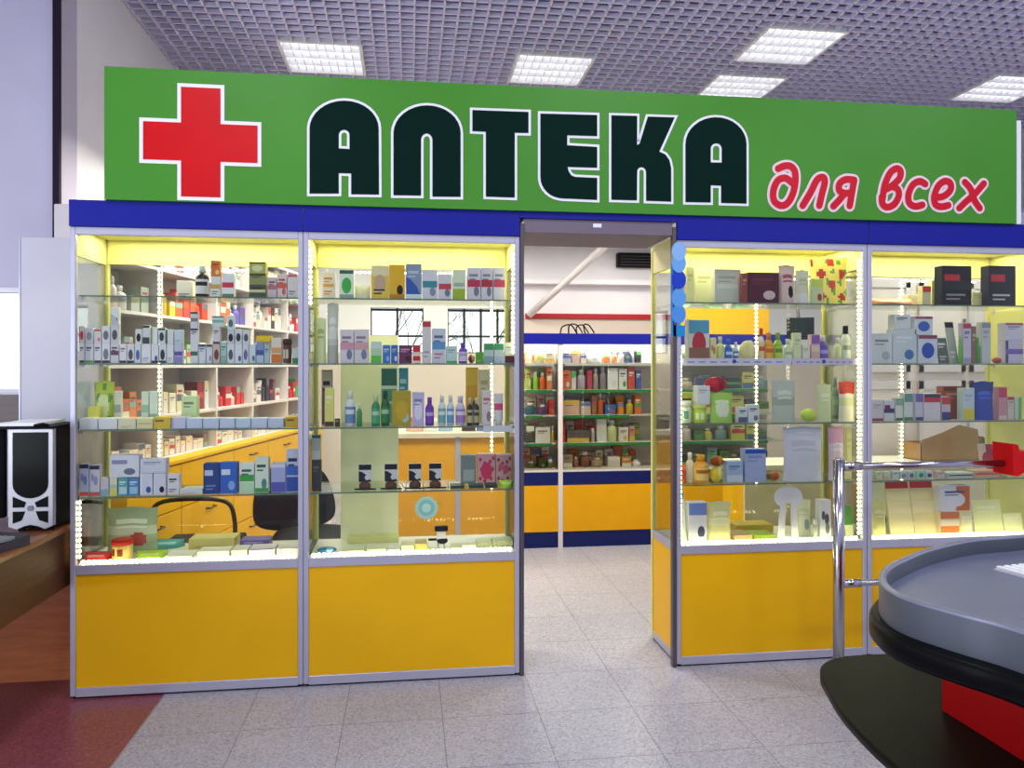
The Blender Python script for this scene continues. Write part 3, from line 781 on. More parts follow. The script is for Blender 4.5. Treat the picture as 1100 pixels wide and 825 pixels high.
row(0, 1, 'A', '''
c 48 88 565 dfdde4;white lower carton at the left post;X:4b4b58 l:30303a
c 90 128 565 e2e0ea;white lower carton with green foot;X:3c4450 l:58b060
c 131 164 565 dcdae4;white lower carton under a red-topped one;X:453c40 l:303038
c 166 204 565 dedce6;white lower carton with grey arch print;C:777a88 l:303038
c 206 244 565 d2ced8;lower carton with plum band;M:6a4460 X:3c3c44
c 246 279 570 e0dee8;white lower carton with pinkish print;X:9a4c58 l:34343c
c 281 314 570 dcdae6;white lower carton with dark arch;C:50505c l:34343c
c 316 344 572 d8dae6;white lower carton with blue drops;C:5068a8
c 346 389 570 e4e2ea;white wider lower carton, plain;x:8a8a98
c 391 424 570 dfe0ea;white lower carton with blue leaf;c:3a58a0 l:34343c
c 426 459 570 dcdce6;white lower carton with black oval;C:2c3038 l:34343c
c 461 493 570 e0dfe8;white lower carton with faint print;x:9a9aa8
c 495 534 570 c6c4dc;lower carton with violet band;M:5a50a0 L:8b88c8
c 48 88 ^487 d8ccd0;upper carton with red rose disc;C:c8304a K:a03040
c 90 128 ^496 d9d9e2;upper white carton with grey disc;C:9a9aa6
c 131 164 ^502 dcd2d6;upper carton with red lid;t:c02c34 c:c08080
c 166 204 ^487 dad8e2;upper white carton with arch print;C:6a6c78
c 206 244 ^482 c9c8d0;upper grey carton with dark arch;C:4c4e58
c 206 244 ^402 dfdfe2;tall top carton with black sloping mark;c:23252c D:b8bac0
c 318 349 ^502 d8dad8;small upper carton with black arch;C:26282c
c 351 384 ^484 d2d4d6;upper carton with dark foot;L:3c4448 t:303438
c 390 420 ^492 dde0dc;upper carton with dark green frame;K:26403a R:dfe8e4
c 422 455 ^496 cfd6d6;upper carton with teal black oval;C:244040 t:30504c
c 458 493 ^503 d6d8da;upper carton with black left stripe;K:1c1e22
c 495 534 ^505 c2d2dc;upper pale blue carton;x:88a0b8
c 568 604 570 d9dde0;lower white carton with green block;M:3e6a58
c 606 639 570 d8dae6;lower white carton with purple marks;X:6a6090 t:404450
c 641 669 570 d6d8e2;narrow lower carton with dark cap band;t:40444c c:8890b0
c 671 704 570 d0b8b4;lower pinkish carton with brown picture;C:6a3a30
c 706 734 560 a8c8c2;lower mint carton;X:5c8a80 L:88b4aa
c 736 769 570 dcdfe8;lower white carton with dark arch top;C:4a5464
c 771 804 570 dde0ea;lower white carton with blue tick;c:4060a8
c 806 834 570 d4d8e6;lower white carton with violet arch;C:6a68a0
c 836 866 570 ccd8e4;lower white carton with teal mark;c:3a6a78
c 868 903 560 7f96c4;lower sky blue carton;M:4458a0 L:b8c4e0
c 905 930 575 a8c0cc;narrow lower carton with teal print;X:4a7078
c 568 604 ^498 d9d9e2;middle carton of a tall white pile;X:50505c t:383840
c 568 604 ^422 d4d4de;top carton of a tall white pile;M:7a7a88 t:44444e
c 671 704 ^492 d2ced6;upper white carton with grey stripes;X:60606c l:40404a
c 666 722 ^442 cfdad6;top carton with teal lid;t:3c7c70 M:7aaea2
c 736 769 ^505 c6ccd4;upper carton with black arch;C:24282e
c 736 769 ^440 d4dbe0;top carton with teal arch;C:3e707c
c 771 804 ^502 d2d4da;upper carton with dark arched picture;C:30343c
c 806 838 ^505 cdd2da;upper carton with slate arch picture;C:4c5460
c 868 933 ^532 ecc81e d=.07;low bright yellow carton lying on two others;x:c09a10
c 935 984 542 e4d6c4;cream and orange carton;L:d8782c t:e0d8d0 M:d4a070
j 986 1028 545 5a3524 cap=3c2018;dark brown round jar;M:d8ccc0
c 1030 1064 590 d4dcd4;small carton with green foot at right post;L:3f8f4a
''')
row(0, 2, 'B', '''
p 98 202 0 b8cc4c y=.14 d=.05;large yellow-green bag behind the low cartons;C:dfe6b0 A:6a9a50
c 205 236 40 dcdccc y=.14;slim tall white carton;M:a0a8a8
c 320 352 42 d4ded0 y=.14;pale mint tall carton;M:9ac0a8
c 355 390 40 d8e2dc y=.14;pale tall carton with grey foot;L:9ab0a8
c 490 555 60 ccdcae y=.14;pale green carton behind violet ones;X:6a8a58 l:e4ecd0
c 76 142 106 d8d45a y=.09;squat yellow carton behind;x:a8a030
c 52 136 155 e4e4ec d=.09;low white carton at left post;
c 139 220 155 e2e2ea d=.09;low white carton, another to its left;
c 223 298 155 e0dcbc d=.09;low cream carton;x:b0a880
c 301 370 155 ded8a8 d=.09;low pale yellow carton;m:c8b870
c 373 445 150 d9b83c d=.09;low golden carton;U:7a6420
c 448 509 150 cbcbe8 d=.09;low lilac carton beside the golden one;K:b0b0dc
c 511 578 155 c6d0ec d=.09;low ice blue carton;
c 581 648 155 c4d0ec d=.09;low ice blue carton;
c 651 716 155 c6d0ec d=.09;low ice blue carton;
c 719 782 155 c2d4ea d=.09;low ice blue carton;
c 785 852 155 c6d0ec d=.09;low ice blue carton;
c 855 922 155 c2d0ec d=.09;low ice blue carton;
c 928 990 148 dcae2c d=.09;low golden carton at right post;U:7a5c18
''')
row(0, 3, 'B', '''
c 42 100 347 c4ccec;carton with black lid and blue baby picture;t:20283c A:7a90d4 l:d04848
c 102 146 352 d4d0e4;carton with dark lid and pink foot;t:2c3048 A:98a0d0 l:c85a60
c 148 184 405 cfc4d4;small pink and grey carton;c:b06a80 L:8ab0c4
c 186 219 405 dcdcc0;small cream carton;L:d8d46a M:b8c4c8
c 222 265 406 5aa2b0;teal carton;W:b4d4dc X:d8ecf0
c 266 312 406 4f88c0;azure carton beside the teal one;W:9cc4e0 X:d8e8f4
c 186 312 ^310 dcdcec;wide white carton lying over four small ones;U:8890b8 c:6a7090
c 315 369 388 d6d6ec;white carton with blue brush stroke;c:3c58b0 K:e8e8f4
c 371 425 388 d8d8ec;white carton with black brush stroke;c:20243c
c 315 425 ^326 d4d6e8;wide white carton on two brush stroke cartons;X:8a90b8 l:c8cce4
c 430 481 392 dcdce8;white carton with black heading;X:23242c x:5a5a70
f 482 580 454 d8d8e0 d=.1;low white pack lying flat;x:9a9aa8
c 582 651 345 1d3c84;navy carton;U:b8c8e8 x:6a88c8
c 653 725 341 2a62c4;royal blue carton with white drop;U:d4e0f4 c:86aae8
c 735 798 345 dce6dc;white and green carton;M:3aa048 L:b8dcb8 X:40584c
c 800 858 320 d8e6d8;taller white and green carton;c:4c8888 X:2f5840 l:3aa048
c 868 930 345 a8aee0;lavender carton with deep foot;L:5458b8 t:d8d8ee
c 932 990 287 c8d0ec;tall white and blue carton at right post;L:2850b4 M:3868c8 X:1c2c60
''')
row(0, 4, 'B', '''
p 166 385 535 a8b89c y=.15 d=.06;large silvery green zip bag;X:e0e8dc c:b05048 M:c8d0c0
j 180 272 672 e0c070 cap=c02418;yellow jar with red lid;X:7a3010
p 52 178 742 d03c40 d=.12 h=.03;flat red packet at the left post;X:e8b0b0
p 282 418 726 a4cc3c d=.12 h=.03;flat lime packet;X:d8e8a0
p 330 492 690 5aa4a4 y=.20 d=.12 h=.035;flat teal packet behind the lime one;X:b0dcd8
f 415 532 752 e8e6da d=.12 h=.012;thin cream pack;x:b0ac98
f 556 692 728 e8e4d4 d=.09 h=.03;long cream flat pack;x:b8b29c
f 520 716 668 cfc47c y=.17 d=.12 h=.05;wide khaki carton at the back;x:a89c58
f 700 768 718 e0dcd0 d=.1 h=.032;small cream flat pack;x:a8a498
f 774 884 706 dcd4dc d=.1 h=.034;flat pack with purple edge;t:6a4aa0 x:b0a8b8
f 735 860 680 6a60a4 y=.15 d=.1 h=.04;purple flat pack behind;X:c8c4e0
f 892 988 696 e2dcd4 d=.11 h=.036;cream flat pack with violet top at right post;t:8870b0
''')
row(1, 0, 'C', '''
c 112 172 228 e6dcc0;cream carton with orange outline;X:d08a3c x:d08a3c m:e0a050
c 192 262 216 dcead8;white carton with green tooth shape;t:205c40 C:3cb048 l:98a8a0
p 264 338 288 e4e4b4;soft pale yellow pack;
c 342 424 196 e4c43c;white and yellow carton with eye logo;T:e8dcb0 C:c8a890 x:303020
c 425 500 192 e8b416;golden yellow carton with black bee;c:2a2414 l:b8860c
c 503 578 188 8898b8;grey-blue carton with navy swoosh;D:2a58b0 l:d8ecf0 X:b8c4dc
c 580 652 216 dcdce6;white carton with teal block;M:3c8ca0 c:8890a8
c 655 717 236 dadae4;white carton with crimson block;M:c83c54 c:787890
c 722 782 216 dce8cc;pale carton with lime foot;L:a0bc2c m:a8b8b0
c 790 853 206 d8d4e0;white carton with raspberry block;M:c02c54 X:8a88a0 c:7a7a90
c 855 909 206 d6d4e0;white carton with dark red block;M:b0243c X:85839a c:7a7a90
c 911 968 206 d8d6e0;white carton with red block beside right post;M:cc4460 X:8a88a0
''')
row(1, 1, 'C', '''
p 82 130 440 e4eeb0;pale lime pouch at left post;X:b4c478
p 134 188 346 c8ccc0;tall silver pouch;X:e0e0dc L:b0b4ac M:dcdcd4
c 196 261 495 dcd2dc;white carton with pink bands;M:d49aac X:8a7a94 c:7078a0
c 263 330 495 dad2dc;white carton with pale rose bands;M:d8a4a8 X:90809a c:7880a0
c 340 390 552 b8d4b8;green and white carton;L:5cc050 T:c8dce0
c 395 432 568 3a78c8;bright blue carton;c:88b4e8 X:bcd4f0
c 434 468 568 3468b8;darker blue carton;c:d0dcf0 X:9cbce8
c 470 533 568 6a2e5a;plum carton;X:c8a0b8 c:3c1430
c 536 573 568 c82434;red carton with white panels;M:f0d8d8 l:f0e0e0
c 580 622 455 dcd8dc;tall white carton with red top;t:c8383c x:a0a8b8
c 626 690 490 d0d4e4;tall white carton with blue block;M:5c98d0 X:5c6894 x:c87888
c 692 744 572 c4dcd8;mint carton with green foot;l:3cb860 X:88b0a8
b 750 792 556 6e3cb0 cap=6a44b8 lab=d8d0ec;purple bottle with white oval label;X:b0a0dc
l 796 828 610 6a2a20;small dark red ball pack;X:d8a060
c 830 866 600 54a428;grass green carton;x:a0d860
c 868 914 560 bcd0d0;white carton with emerald top;T:3c9c5c L:88a8b4
c 915 961 560 c8d8d8;pale carton with emerald top;T:44a464 L:b0c8dc
c 965 1012 556 d4dad0;pale carton with maroon foot at right post;L:5a1c28 X:8898a0
''')
row(1, 2, 'D', '''
c 388 463 -112 d4dccc y=.16;tall white carton with green cells behind the bottles;T:2f6a54 M:4a9478 L:7cb09c
c 470 516 -108 3c8ca0 y=.16;tall teal carton behind;X:a0d0d8
c 785 842 -116 dca424 y=.16;tall golden carton behind;c:6a4010 T:e8c040
c 846 895 -100 e0dcb0 y=.16;tall cream carton behind;c:d8a83c X:c0b488
c 110 160 -98 7c6a58 y=.12;tall brown grey carton at left post;T:c4b8a4 X:302820
c 124 168 -14 e0dc7c;lemon yellow slim carton;X:f0eec0 l:5a3428
c 171 196 130 3c3228;tiny dark carton;X:b0a890
b 218 268 0 d8dce0 cap=e4e4e4 lab=6888b8;white bottle with blue label;X:d8e0ec
b 272 300 60 3f8c50 cap=d8e8d8;small green bottle;
b 342 383 18 2f8c58 cap=c8d8b0 lab=48a878;green bottle with pale cap;X:a8d8b8
b 386 428 0 14602c cap=0c4420 lab=2c7c40;dark green bottle;X:a0c8a0
c 438 529 0 b09c20;olive yellow carton with pale disc;c:a8c8d8 C:c8a820
c 533 590 6 c4bce4;lilac carton with ring print;C:e4e0f4 X:8880b4
b 594 636 30 6a34a8 cap=7840b0 lab=7c48c0;violet bottle;X:c8b0e8
b 654 691 20 d0dce0 cap=e4e8e8 lab=7cb0b4;white bottle with teal label;X:e0ecec
b 694 730 20 ccd8e4 cap=dce4ec lab=6ca0c8;white bottle with sky blue label;X:e0ecf4
b 736 782 24 cfcbe4 cap=c8c0dc lab=a880c8;tall white bottle with mauve foot;X:e8e0f0
b 790 817 32 20201c cap=c8c8a8 lab=b8b890;narrow black bottle;X:404038
b 820 848 32 22221e cap=d0d0b0 lab=a8a880;narrow black bottle beside its twin;X:404038
c 858 905 0 dcd0d4;white carton with coral emblem;c:88808c X:c07068
t 916 960 12 dcd8dc cap=dcdcdc;white tube with pink label;M:d04878
''')
row(1, 3, 'D', '''
c 64 108 322 3a3c42 y=.02;dark charcoal carton at left post;X:686a70
c 64 106 ^204 a8b8b4 y=.02;grey-green carton with dark green lid on the charcoal one;t:2c5c48 L:c8d0d0
c 762 832 300 7c8a90 y=.14;slate grey carton;W:a4b0b4
c 838 922 294 d8a0ac y=.11;pink floral box with red heart;F:c03850 C:d8305c
c 924 1008 296 d4a8ac y=.11;pink floral box beside right post;F:b02c40 A:d85878
f 712 778 432 30403c d=.08 h=.014;thin dark green case;
f 800 868 432 223a38 d=.08 h=.014;thin black-green case;
f 876 932 432 2a3430 d=.08 h=.014;thin black case;
p 940 1012 436 a4d430 y=.0 d=.09 h=.03;flat lime green packet;X:dcec90
''')
row(1, 4, 'D', '''
l 84 180 735 2c6aa4;blue oval tin;X:88b8d8
f 195 310 735 d8d8bc d=.11 h=.012;thin pale pack near the blue tin;
f 320 412 728 dcd8c0 y=.01 d=.11 h=.014;thin cream pack, third from left post;
f 418 478 735 e0e0d4 d=.09 h=.012;thin white pack;
f 482 543 712 dcd4ac d=.1 h=.03;cream flat pack left of the khaki one;
f 546 604 702 bca860 d=.1 h=.036;khaki flat pack;
f 716 760 730 cfc8a8 d=.09 h=.014;thin beige pack;
f 764 832 722 dcdcc8 d=.09 h=.022;pale pack with grey speckles;x:8c9088
f 836 905 712 cfcfac y=.05 d=.1 h=.02;speckled pale pack second from right post;F:8c9078
f 910 1004 706 ccd0a4 y=.05 d=.1 h=.024;speckled pale pack at right post;F:84906c
f 230 470 668 dcd890 y=.20 d=.07 h=.03;long lemon pack at the back;
''')
row(2, 0, 'E', '''
c 128 165 190 dcdc9c y=.1;slim pale yellow carton;X:c0c488
c 168 262 200 d0d4a8 y=.16;pale olive carton at the back;X:b0b488
c 265 394 202 c8ccc0 y=.05;pale grey carton with faint print;X:a8aca4 m:d8dcd0
c 398 428 222 8a4438;brown carton edge beside the maroon box;X:c09080
c 430 582 218 4e1226 d=.07;large maroon box with white curl;c:cdb8b8 X:6a2438
p 588 668 180 d8bcb8;pink pouch with black disc;c:20181c X:a84868
p 672 738 205 d4d4bc;pale grey-green pouch;X:b8bca0 L:e0e0e0
c 742 800 250 ccd4a4;green and white carton;T:c4d85c c:a04030
p 745 950 102 e8dc70 d=.05 y=.07;large yellow bag with red and green pictures;A:b83828 F:68a048
''')
row(2, 1, 'E', '''
c 135 240 450 d8d8cc;carton with blue top and red fruit picture;T:58a4c4 C:b83040 L:8a6450
c 243 274 540 dcd4a0;small cream carton with orange dots;A:c08040
b 280 318 534 ccd48c cap=dcdcb0;pale green bottle;
b 320 358 545 2c60b8 cap=3868c0 lab=3c70c8;blue bottle;X:b8d0f0
b 360 386 560 c4cce4 cap=dcdcec lab=4468b0;thin white and blue bottle;X:d8e0f0
l 396 480 552 dcd490;pale yellow pointed soft pack;X:e8e0a8
b 484 516 492 dcd0b4 cap=d8401c lab=e0c8a0;white bottle with red cap;X:c86030
b 518 561 514 e0981c cap=d88814 lab=e8b040;orange bottle;X:c86c10
b 564 606 514 98c028 cap=88b020 lab=b0d048;lime green bottle;X:60902c
b 614 652 545 cfd8b8 cap=dce4cc lab=dce4d0;pale milky bottle;X:a8b498
c 655 692 516 d8dcb4;pale yellow tall carton;X:b8bc90
c 696 735 574 dcdcd0;small white carton;X:b8bab0
c 740 784 524 c8a4bc;pink and violet carton;T:8858a8 L:d0b0a0 M:dcc8b0
b 786 832 528 5c44b0 cap=dcdce0 lab=7058c0;violet bottle with white cap;X:b0a0dc
b 862 896 540 d4dca0 cap=dcdcc0;pale lemon bottle;
b 898 946 480 d0d8c4 cap=101418 lab=dce0d0;pale bottle with round black cap;X:98a48c
''')
row(2, 2, 'F', '''
c 88 160 30 ccc44c y=.14;yellow carton at the back;A:706820 X:4a5c48
c 166 208 -42 6c7498 y=.14;slate blue carton at the back;A:c4c8d8
j 80 160 72 dce4c8 cap=e0e4d4;cream jar with teal band;M:58a898
j 164 232 88 b0d43c cap=c8d870;green jar;M:e0ecc0
c 172 236 ^-2 d4d8dc;white carton standing on the green jar;X:a0a8b0
p 242 352 30 9cc850;rounded green bag with white centre;C:d4e0c4 X:dcecb4
l 220 330 ^-46 c0182c d=.06;red soft pack lying on the green bag;X:901020
c 370 416 100 ccd4dc;white carton with navy print;L:4c5c84 X:2c3848
c 418 472 88 d0d8d8;white carton with grey print;c:60708c X:48586c
p 540 654 -30 b8c0b4;tall greyish clear bag;X:d0d8cc M:a0a89c
l 684 756 108 bcd44c;lime round pack;
p 758 826 -10 cfd8a4;tall pale green bag;X:e0e4c0
b 826 862 -40 7c9880 cap=90a890 y=.16 lab=98b098;grey-green bottle behind;X:b8c8b0
p 862 940 -22 e4e0c8;white bag with red top near right post;T:c84020 M:d4d8a0
''')
row(2, 3, 'F', '''
p 84 124 372 e0641c;orange rubber toy pack at left post;C:d83020
b 126 166 320 dcd0bc cap=dcd4c8 y=.03;white baby bottle behind the orange pack;
b 168 242 332 e4a440 cap=e09c30 lab=ecc878;orange bear-shaped bottle;X:b06818
l 244 308 388 dcc43c;yellow round pack;X:e8dc88
l 246 310 ^336 8c4420;brown soft pack on the yellow one;X:c87828
c 315 394 360 a4b8d8;pale blue carton;L:c8d4e8 X:6080b0
c 402 504 300 a4b0dc;light blue carton with royal blue lid;t:2c58b4 X:8494cc
l 520 580 412 8a6038;small brown and orange pack;X:c85020
p 592 782 195 d4d4e4 d=.04;large white paper bag;t:c0c0d0 X:c4c4d8
p 812 888 195 dcc8d0;pink and white packet;T:d8a0b8 X:e8dce0
c 890 928 200 dcdca4 y=.05;slim pale yellow carton at right post;X:c8c888
''')
row(2, 4, 'F', '''
k 82 126 512 d8dcd4;tall white card with blue top at left post;t:5890b0 X:a8b8b8
c 132 222 556 d4d8e4;white carton with periwinkle top;T:7088d0 c:404868 l:c0c8dc
p 230 344 555 dcd89c;cream stand-up pouch;X:f0eec8 M:e8e4b4
f 350 440 700 a8906c d=.12 h=.03;flat brown glossy pack;
f 445 552 712 90a840 y=.02 d=.12 h=.022;flat lime glossy pack;
f 360 540 660 b8a044 y=.17 d=.12 h=.04;flat golden pack at the back;
p 648 728 545 dcdcc4 y=.08;pale yellow pouch beside the white cutout;X:c8ccb0 c:88a0b0
j 732 758 640 a8b0a8 cap=c0c4bc;small grey jar;
c 762 816 545 d8d8dc;tall white carton with two dark dots;A:4c5058 c:687078
k 884 944 575 4c8c34 y=.03;green leaf card near right post;L:d8dcb0
''')
row(3, 0, 'G', '''
p 82 340 322 d8946c d=.12 h=.035;long flat salmon packet;X:e8c0a0
f 270 342 292 cfc8ac y=.17 d=.06 h=.07;cream carton behind the salmon packet;
c 344 390 278 d0cc9c;pale carton with red top;T:c83820
c 392 442 248 dcd89c y=.09;pale yellow carton left of the black one;
c 446 602 172 16161a d=.06;black carton with red heading;U:c02024 M:26262c x:8c8c90
c 604 686 310 e0dc94 y=.05;squat lemon carton between the black ones;X:c8c47c
c 690 832 172 141418 d=.06;black carton with red heading at right;U:c42428 x:b8b8bc
''')
row(3, 1, 'G', '''
c 80 188 526 d4dadc;low white carton at left post;X:88909c c:b0b8c0
c 190 315 504 ccd6dc;wide pale blue carton with blue rose;c:4878b0 X:e0e8ec
c 198 284 ^427 d8dce0;white carton lying on the blue rose one;X:586068
c 322 424 532 d4d8e4;lower carton with big blue ball;C:2850b4 t:8c4058
c 304 400 ^436 d8dce4;upper carton with blue ball;C:3464c0 t:985060
k 430 488 548 5c6460;charcoal leaning card with white print;X:d8dcd8 x:c0c4c0
k 490 536 462 a8aca8 y=.03;silver leaning card with black heading;t:202424 x:d0d4d0
b 538 556 540 68bc2c cap=80cc3c;slim green bottle;
c 556 600 470 ccc4d8;lilac carton with crimson heading;t:c03050 X:8c80a8 l:a8a0c0
c 602 626 488 8a6c58;narrow brown carton;X:c8b09c
b 628 652 545 48a02c cap=60b83c;slim grass green bottle;
c 654 702 466 c4c8cc;grey and white carton;t:8c949c X:a0a8b0
l 738 770 650 b04024;small red-brown pack;
c 776 872 560 c8c4dc;lilac lower carton with dark left stripe;K:44485c M:7860b0
c 776 872 ^470 d4d0e0;lilac upper carton with red corner;t:c05060 X:8c88b0
''')
row(3, 2, 'H', '''
c 72 126 86 d4ccd8;white and lilac carton at left post;l:a04858 X:b0a8bc
c 128 178 88 d4d4dc;white carton with claret mark;U:7c1c3c M:483c70
c 182 218 76 d4dcd4;white carton with green foot;l:3c7c48 T:8cb098
c 222 264 54 d4dcd8;tall white carton with green foot;l:4c8c50 T:6c9890
c 275 312 54 ccc8dc;white carton with indigo emblem;T:7864b0 l:4c5090
c 314 394 56 d8d0d8;wide white carton with red band;T:cc3040 t:384058
c 398 440 70 c8b8c4;carton with red top and navy foot;T:c83c40 L:3c3c78
c 405 494 22 9c5024 y=.09;tall copper brown carton behind;X:c08858 t:6c3010
c 500 552 30 c4d0d8;pale blue carton with yellow dot;L:d8c83c X:a8b8c8
p 556 656 0 2444a4 d=.05;big royal blue pouch;X:3c60c8 T:1c3888
c 663 704 25 c89098;rose pink carton;T:c43858 l:d8c0c4
c 706 736 70 d0c4b8;white carton with red lid;t:b83038 X:a89c90
c 738 772 72 b8d0b4;white carton with green side at right post;R:68b064
''')
row(3, 3, 'H', '''
c 92 124 420 d0d4b4;tiny pale yellow carton;X:88907c
c 127 160 420 ccd0b4;tiny pale carton next to the yellow one;x:807c70
c 168 200 418 c4d0cc;tiny mint carton;X:487868
c 204 238 418 c4ccd0;tiny carton with grey drop;C:788894
c 241 274 418 c0c8d0;tiny carton with slate drop;C:5c6c7c
c 284 320 415 b0d4c4;tiny carton with emerald drop;C:1c8c64
c 324 358 418 c8ccd0;tiny carton with charcoal print;C:40444c
c 378 414 418 d0bcb8;tiny rosy carton;X:a05850
f 428 546 425 c0ccc4 d=.07;low pack with black wave;M:28302c
f 552 664 415 d0a88c d=.07;low pack with red and orange picture;M:c84028 X:c86048
k 585 655 292 d8c4b0 y=.10;cream edged crimson card leaning behind the handrail;R:a81c34 C:a81c34
c 662 704 290 b01c34 y=.10;crimson carton behind the handrail end;X:d8a8b0
''')
row(3, 4, 'H', '''
p 76 150 562 d4d088;pale yellow bag at left post;X:e8e4b8
k 84 156 ^482 dcdcd4 y=.12;white card with black slash;c:181818
k 160 272 465 e4d8a4 y=.02;left one of two cream sheets with red top edge;t:c82818 M:ecdcac
k 275 386 465 e4d4a0 y=.02;another cream sheet with red top edge, right one;t:c82818 M:ecdcac
c 390 482 606 dccca8;white carton with orange foot;L:d8641c T:c86c40 M:e4d8c0
c 392 532 ^486 d8d8e4;white and orange carton with round grey-blue panel;R:c86420 C:dcdcec X:3c4c80
p 484 555 602 e4e0b0;cream bag;X:f0ecc8
k 556 690 556 e0e4a8 y=.02;pale yellow leaning leaflet;X:eceec4
k 694 782 618 e0e4b0 y=.02;pale yellow lower leaflet at right post;X:eceec8
''')
# four pairs of reading glasses on little brown stands, under black and white cards
gl = None
for i, (a, b2) in enumerate(((280, 345), (408, 460), (515, 578), (612, 670))):
    X0, _ = P(320 + a / 4.3429, 500, Y0 + .09); X1, _ = P(320 + b2 / 4.3429, 500, Y0 + .09); X = (X0 + X1) / 2
    lb = ['leftmost of the four black and white display cards, fourth shelf of second cabinet', 'second of the four black and white display cards, fourth shelf of second cabinet',
          'third of the four black and white display cards, fourth shelf of second cabinet', 'rightmost of the four black and white display cards, fourth shelf of second cabinet'][i]
    e = empty('display_card', (X, Y0 + .1, ZSH[3] + .0004), lb, 'display card', 'black and white cards on brown stands')
    if gl is None:
        b = MB(); b.lathe([(.022, 0), (.028, .008), (.026, .026), (.014, .036)], M('5a3420', .4, 0, 0), 18); p0 = b.build('stand', e)
        b = MB(); b.box(-.03, .03, -.003, .003, .034, .118, M('d6d6da', .5, 0, 0), .001); face_prints(b, -.03, .03, .034, .118, -.003, ['T:1c1c22', 'D:26262c', 'c:d6d6da']); p1 = b.build('card', e)
        b = MB(); b.tube([(-.045, -.012, .004), (-.03, -.03, .006), (.02, -.035, .006), (.05, -.02, .004)], .004, BLACK, 8); p2 = b.build('eyeglass_frame', e); gl = [p0, p1, p2]
    else:
        for o in gl: c = o.copy(); c.parent = e; COL.objects.link(c)
# little black and white figure on two legs
X, _ = P(320 + 668 / 4.3429, 585, Y0 + .08)
e = empty('display_figure', (X, Y0 + .08, ZD + .0004), 'small black and white figure standing on two thin legs, bottom deck of second cabinet', 'figurine')
b = MB(); b.box(-.03, .032, -.012, .012, .088, .112, BLACK, .003); b.build('head', e)
b = MB(); b.box(-.02, .022, -.01, .01, .052, .088, M('d8d8e0', .5, 0, 0), .003); b.box(-.06, -.02, -.006, .006, .044, .054, BLACK, .002); b.ball(.006, 0, .042, .026, .014, .016, BLACK); b.build('body', e)
for s in (-1, 1): b = MB(); b.tube([(s * .014, 0, 0), (s * .014, 0, .036)], .0035, M('8a8a92', .4, .4, 0), 8); b.build('leg', e)
# white cutout with a round head and two legs, third cabinet
ox, oy, s_ = CROP['F']; Yc = Y0 + .075
pts = arc(611, 532, 68, 54, 235, -55, 20) + [(660, 738), (628, 738), (622, 560), (600, 560), (592, 738), (558, 738), (572, 570)]
pp = [P(ox + x / s_, oy + y / s_, Yc) for x, y in pts]; mx = sum(p[0] for p in pp) / len(pp)
b = MB(); b.prism([(p[0] - mx, max(0.0005, p[1] - ZD)) for p in pp], 'y', 0, .006, M('dcdce6', .5, 0, .02)); o = b.build('cutout_stand', None, (mx, Yc, ZD + .0003))
tag(o, 'white round-headed cardboard cutout on two legs, bottom deck of third cabinet', 'display stand')
b = MB(); b.box(-.035, .035, .006, .05, 0, .012, M('dcdce6', .5, 0, .02)); b.build('foot', o)
# round mint rosette on the second cabinet's glass
xm, zm = P(320 + 600 / 4.3429, 420 + 545 / 4.3429, Y0 + .007)
b = MB()
for k_ in range(3):
    n = 32; R = (.05, .036, .02)[k_]
    b.prism([(R * (1 + (.09 if q % 2 else 0)) * math.cos(2 * math.pi * q / n), R * (1 + (.09 if q % 2 else 0)) * math.sin(2 * math.pi * q / n)) for q in range(n)], 'y', -.0006 - .0005 * k_, .0, M(('9cc4b0', '7fb0a0', 'a8ccb8')[k_], .5, 0, 0))
tag(b.build('rosette_sticker', None, (xm, Y0 + .0075, zm)), 'round mint green rosette sticker on the second cabinet\'s glass', 'sticker')
# blue strip of rounded shapes on the third cabinet's left post
xs0, zs1 = P(721, 263, Y0 - .006); xs1, zs0 = P(736, 361, Y0 - .006); wx = xs1 - xs0; hz = zs1 - zs0
e = empty('hanging_strip', ((xs0 + xs1) / 2, Y0 - .003, zs0), 'blue paper strip of rounded shapes hanging on the third cabinet\'s left post', 'banner')
b = MB(); b.box(-wx / 2, wx / 2, -.002, 0, 0, hz * .12, M('1c86c4', .5, 0, 0)); b.box(-wx / 2, -wx * .3, -.002, 0, hz * .12, hz * .8, M('2a78c8', .5, 0, 0))
b.build('strip', e)
for k_, (z_, c_) in enumerate(((.24, '4c8cd4'), (.42, '5a9ad8'), (.62, '1c3cb4'), (.80, '6aa2dc'), (.93, '84b0e0'))):
    b = MB(); b.prism([(wx * .52 * math.cos(q * math.pi / 12) + .003, z_ * hz + hz * .105 * math.sin(q * math.pi / 12)) for q in range(24)], 'y', -.003 - .0008 * k_, -.0021 - .0008 * k_, M(c_, .5, 0, 0)); b.build('paper_disc', e)
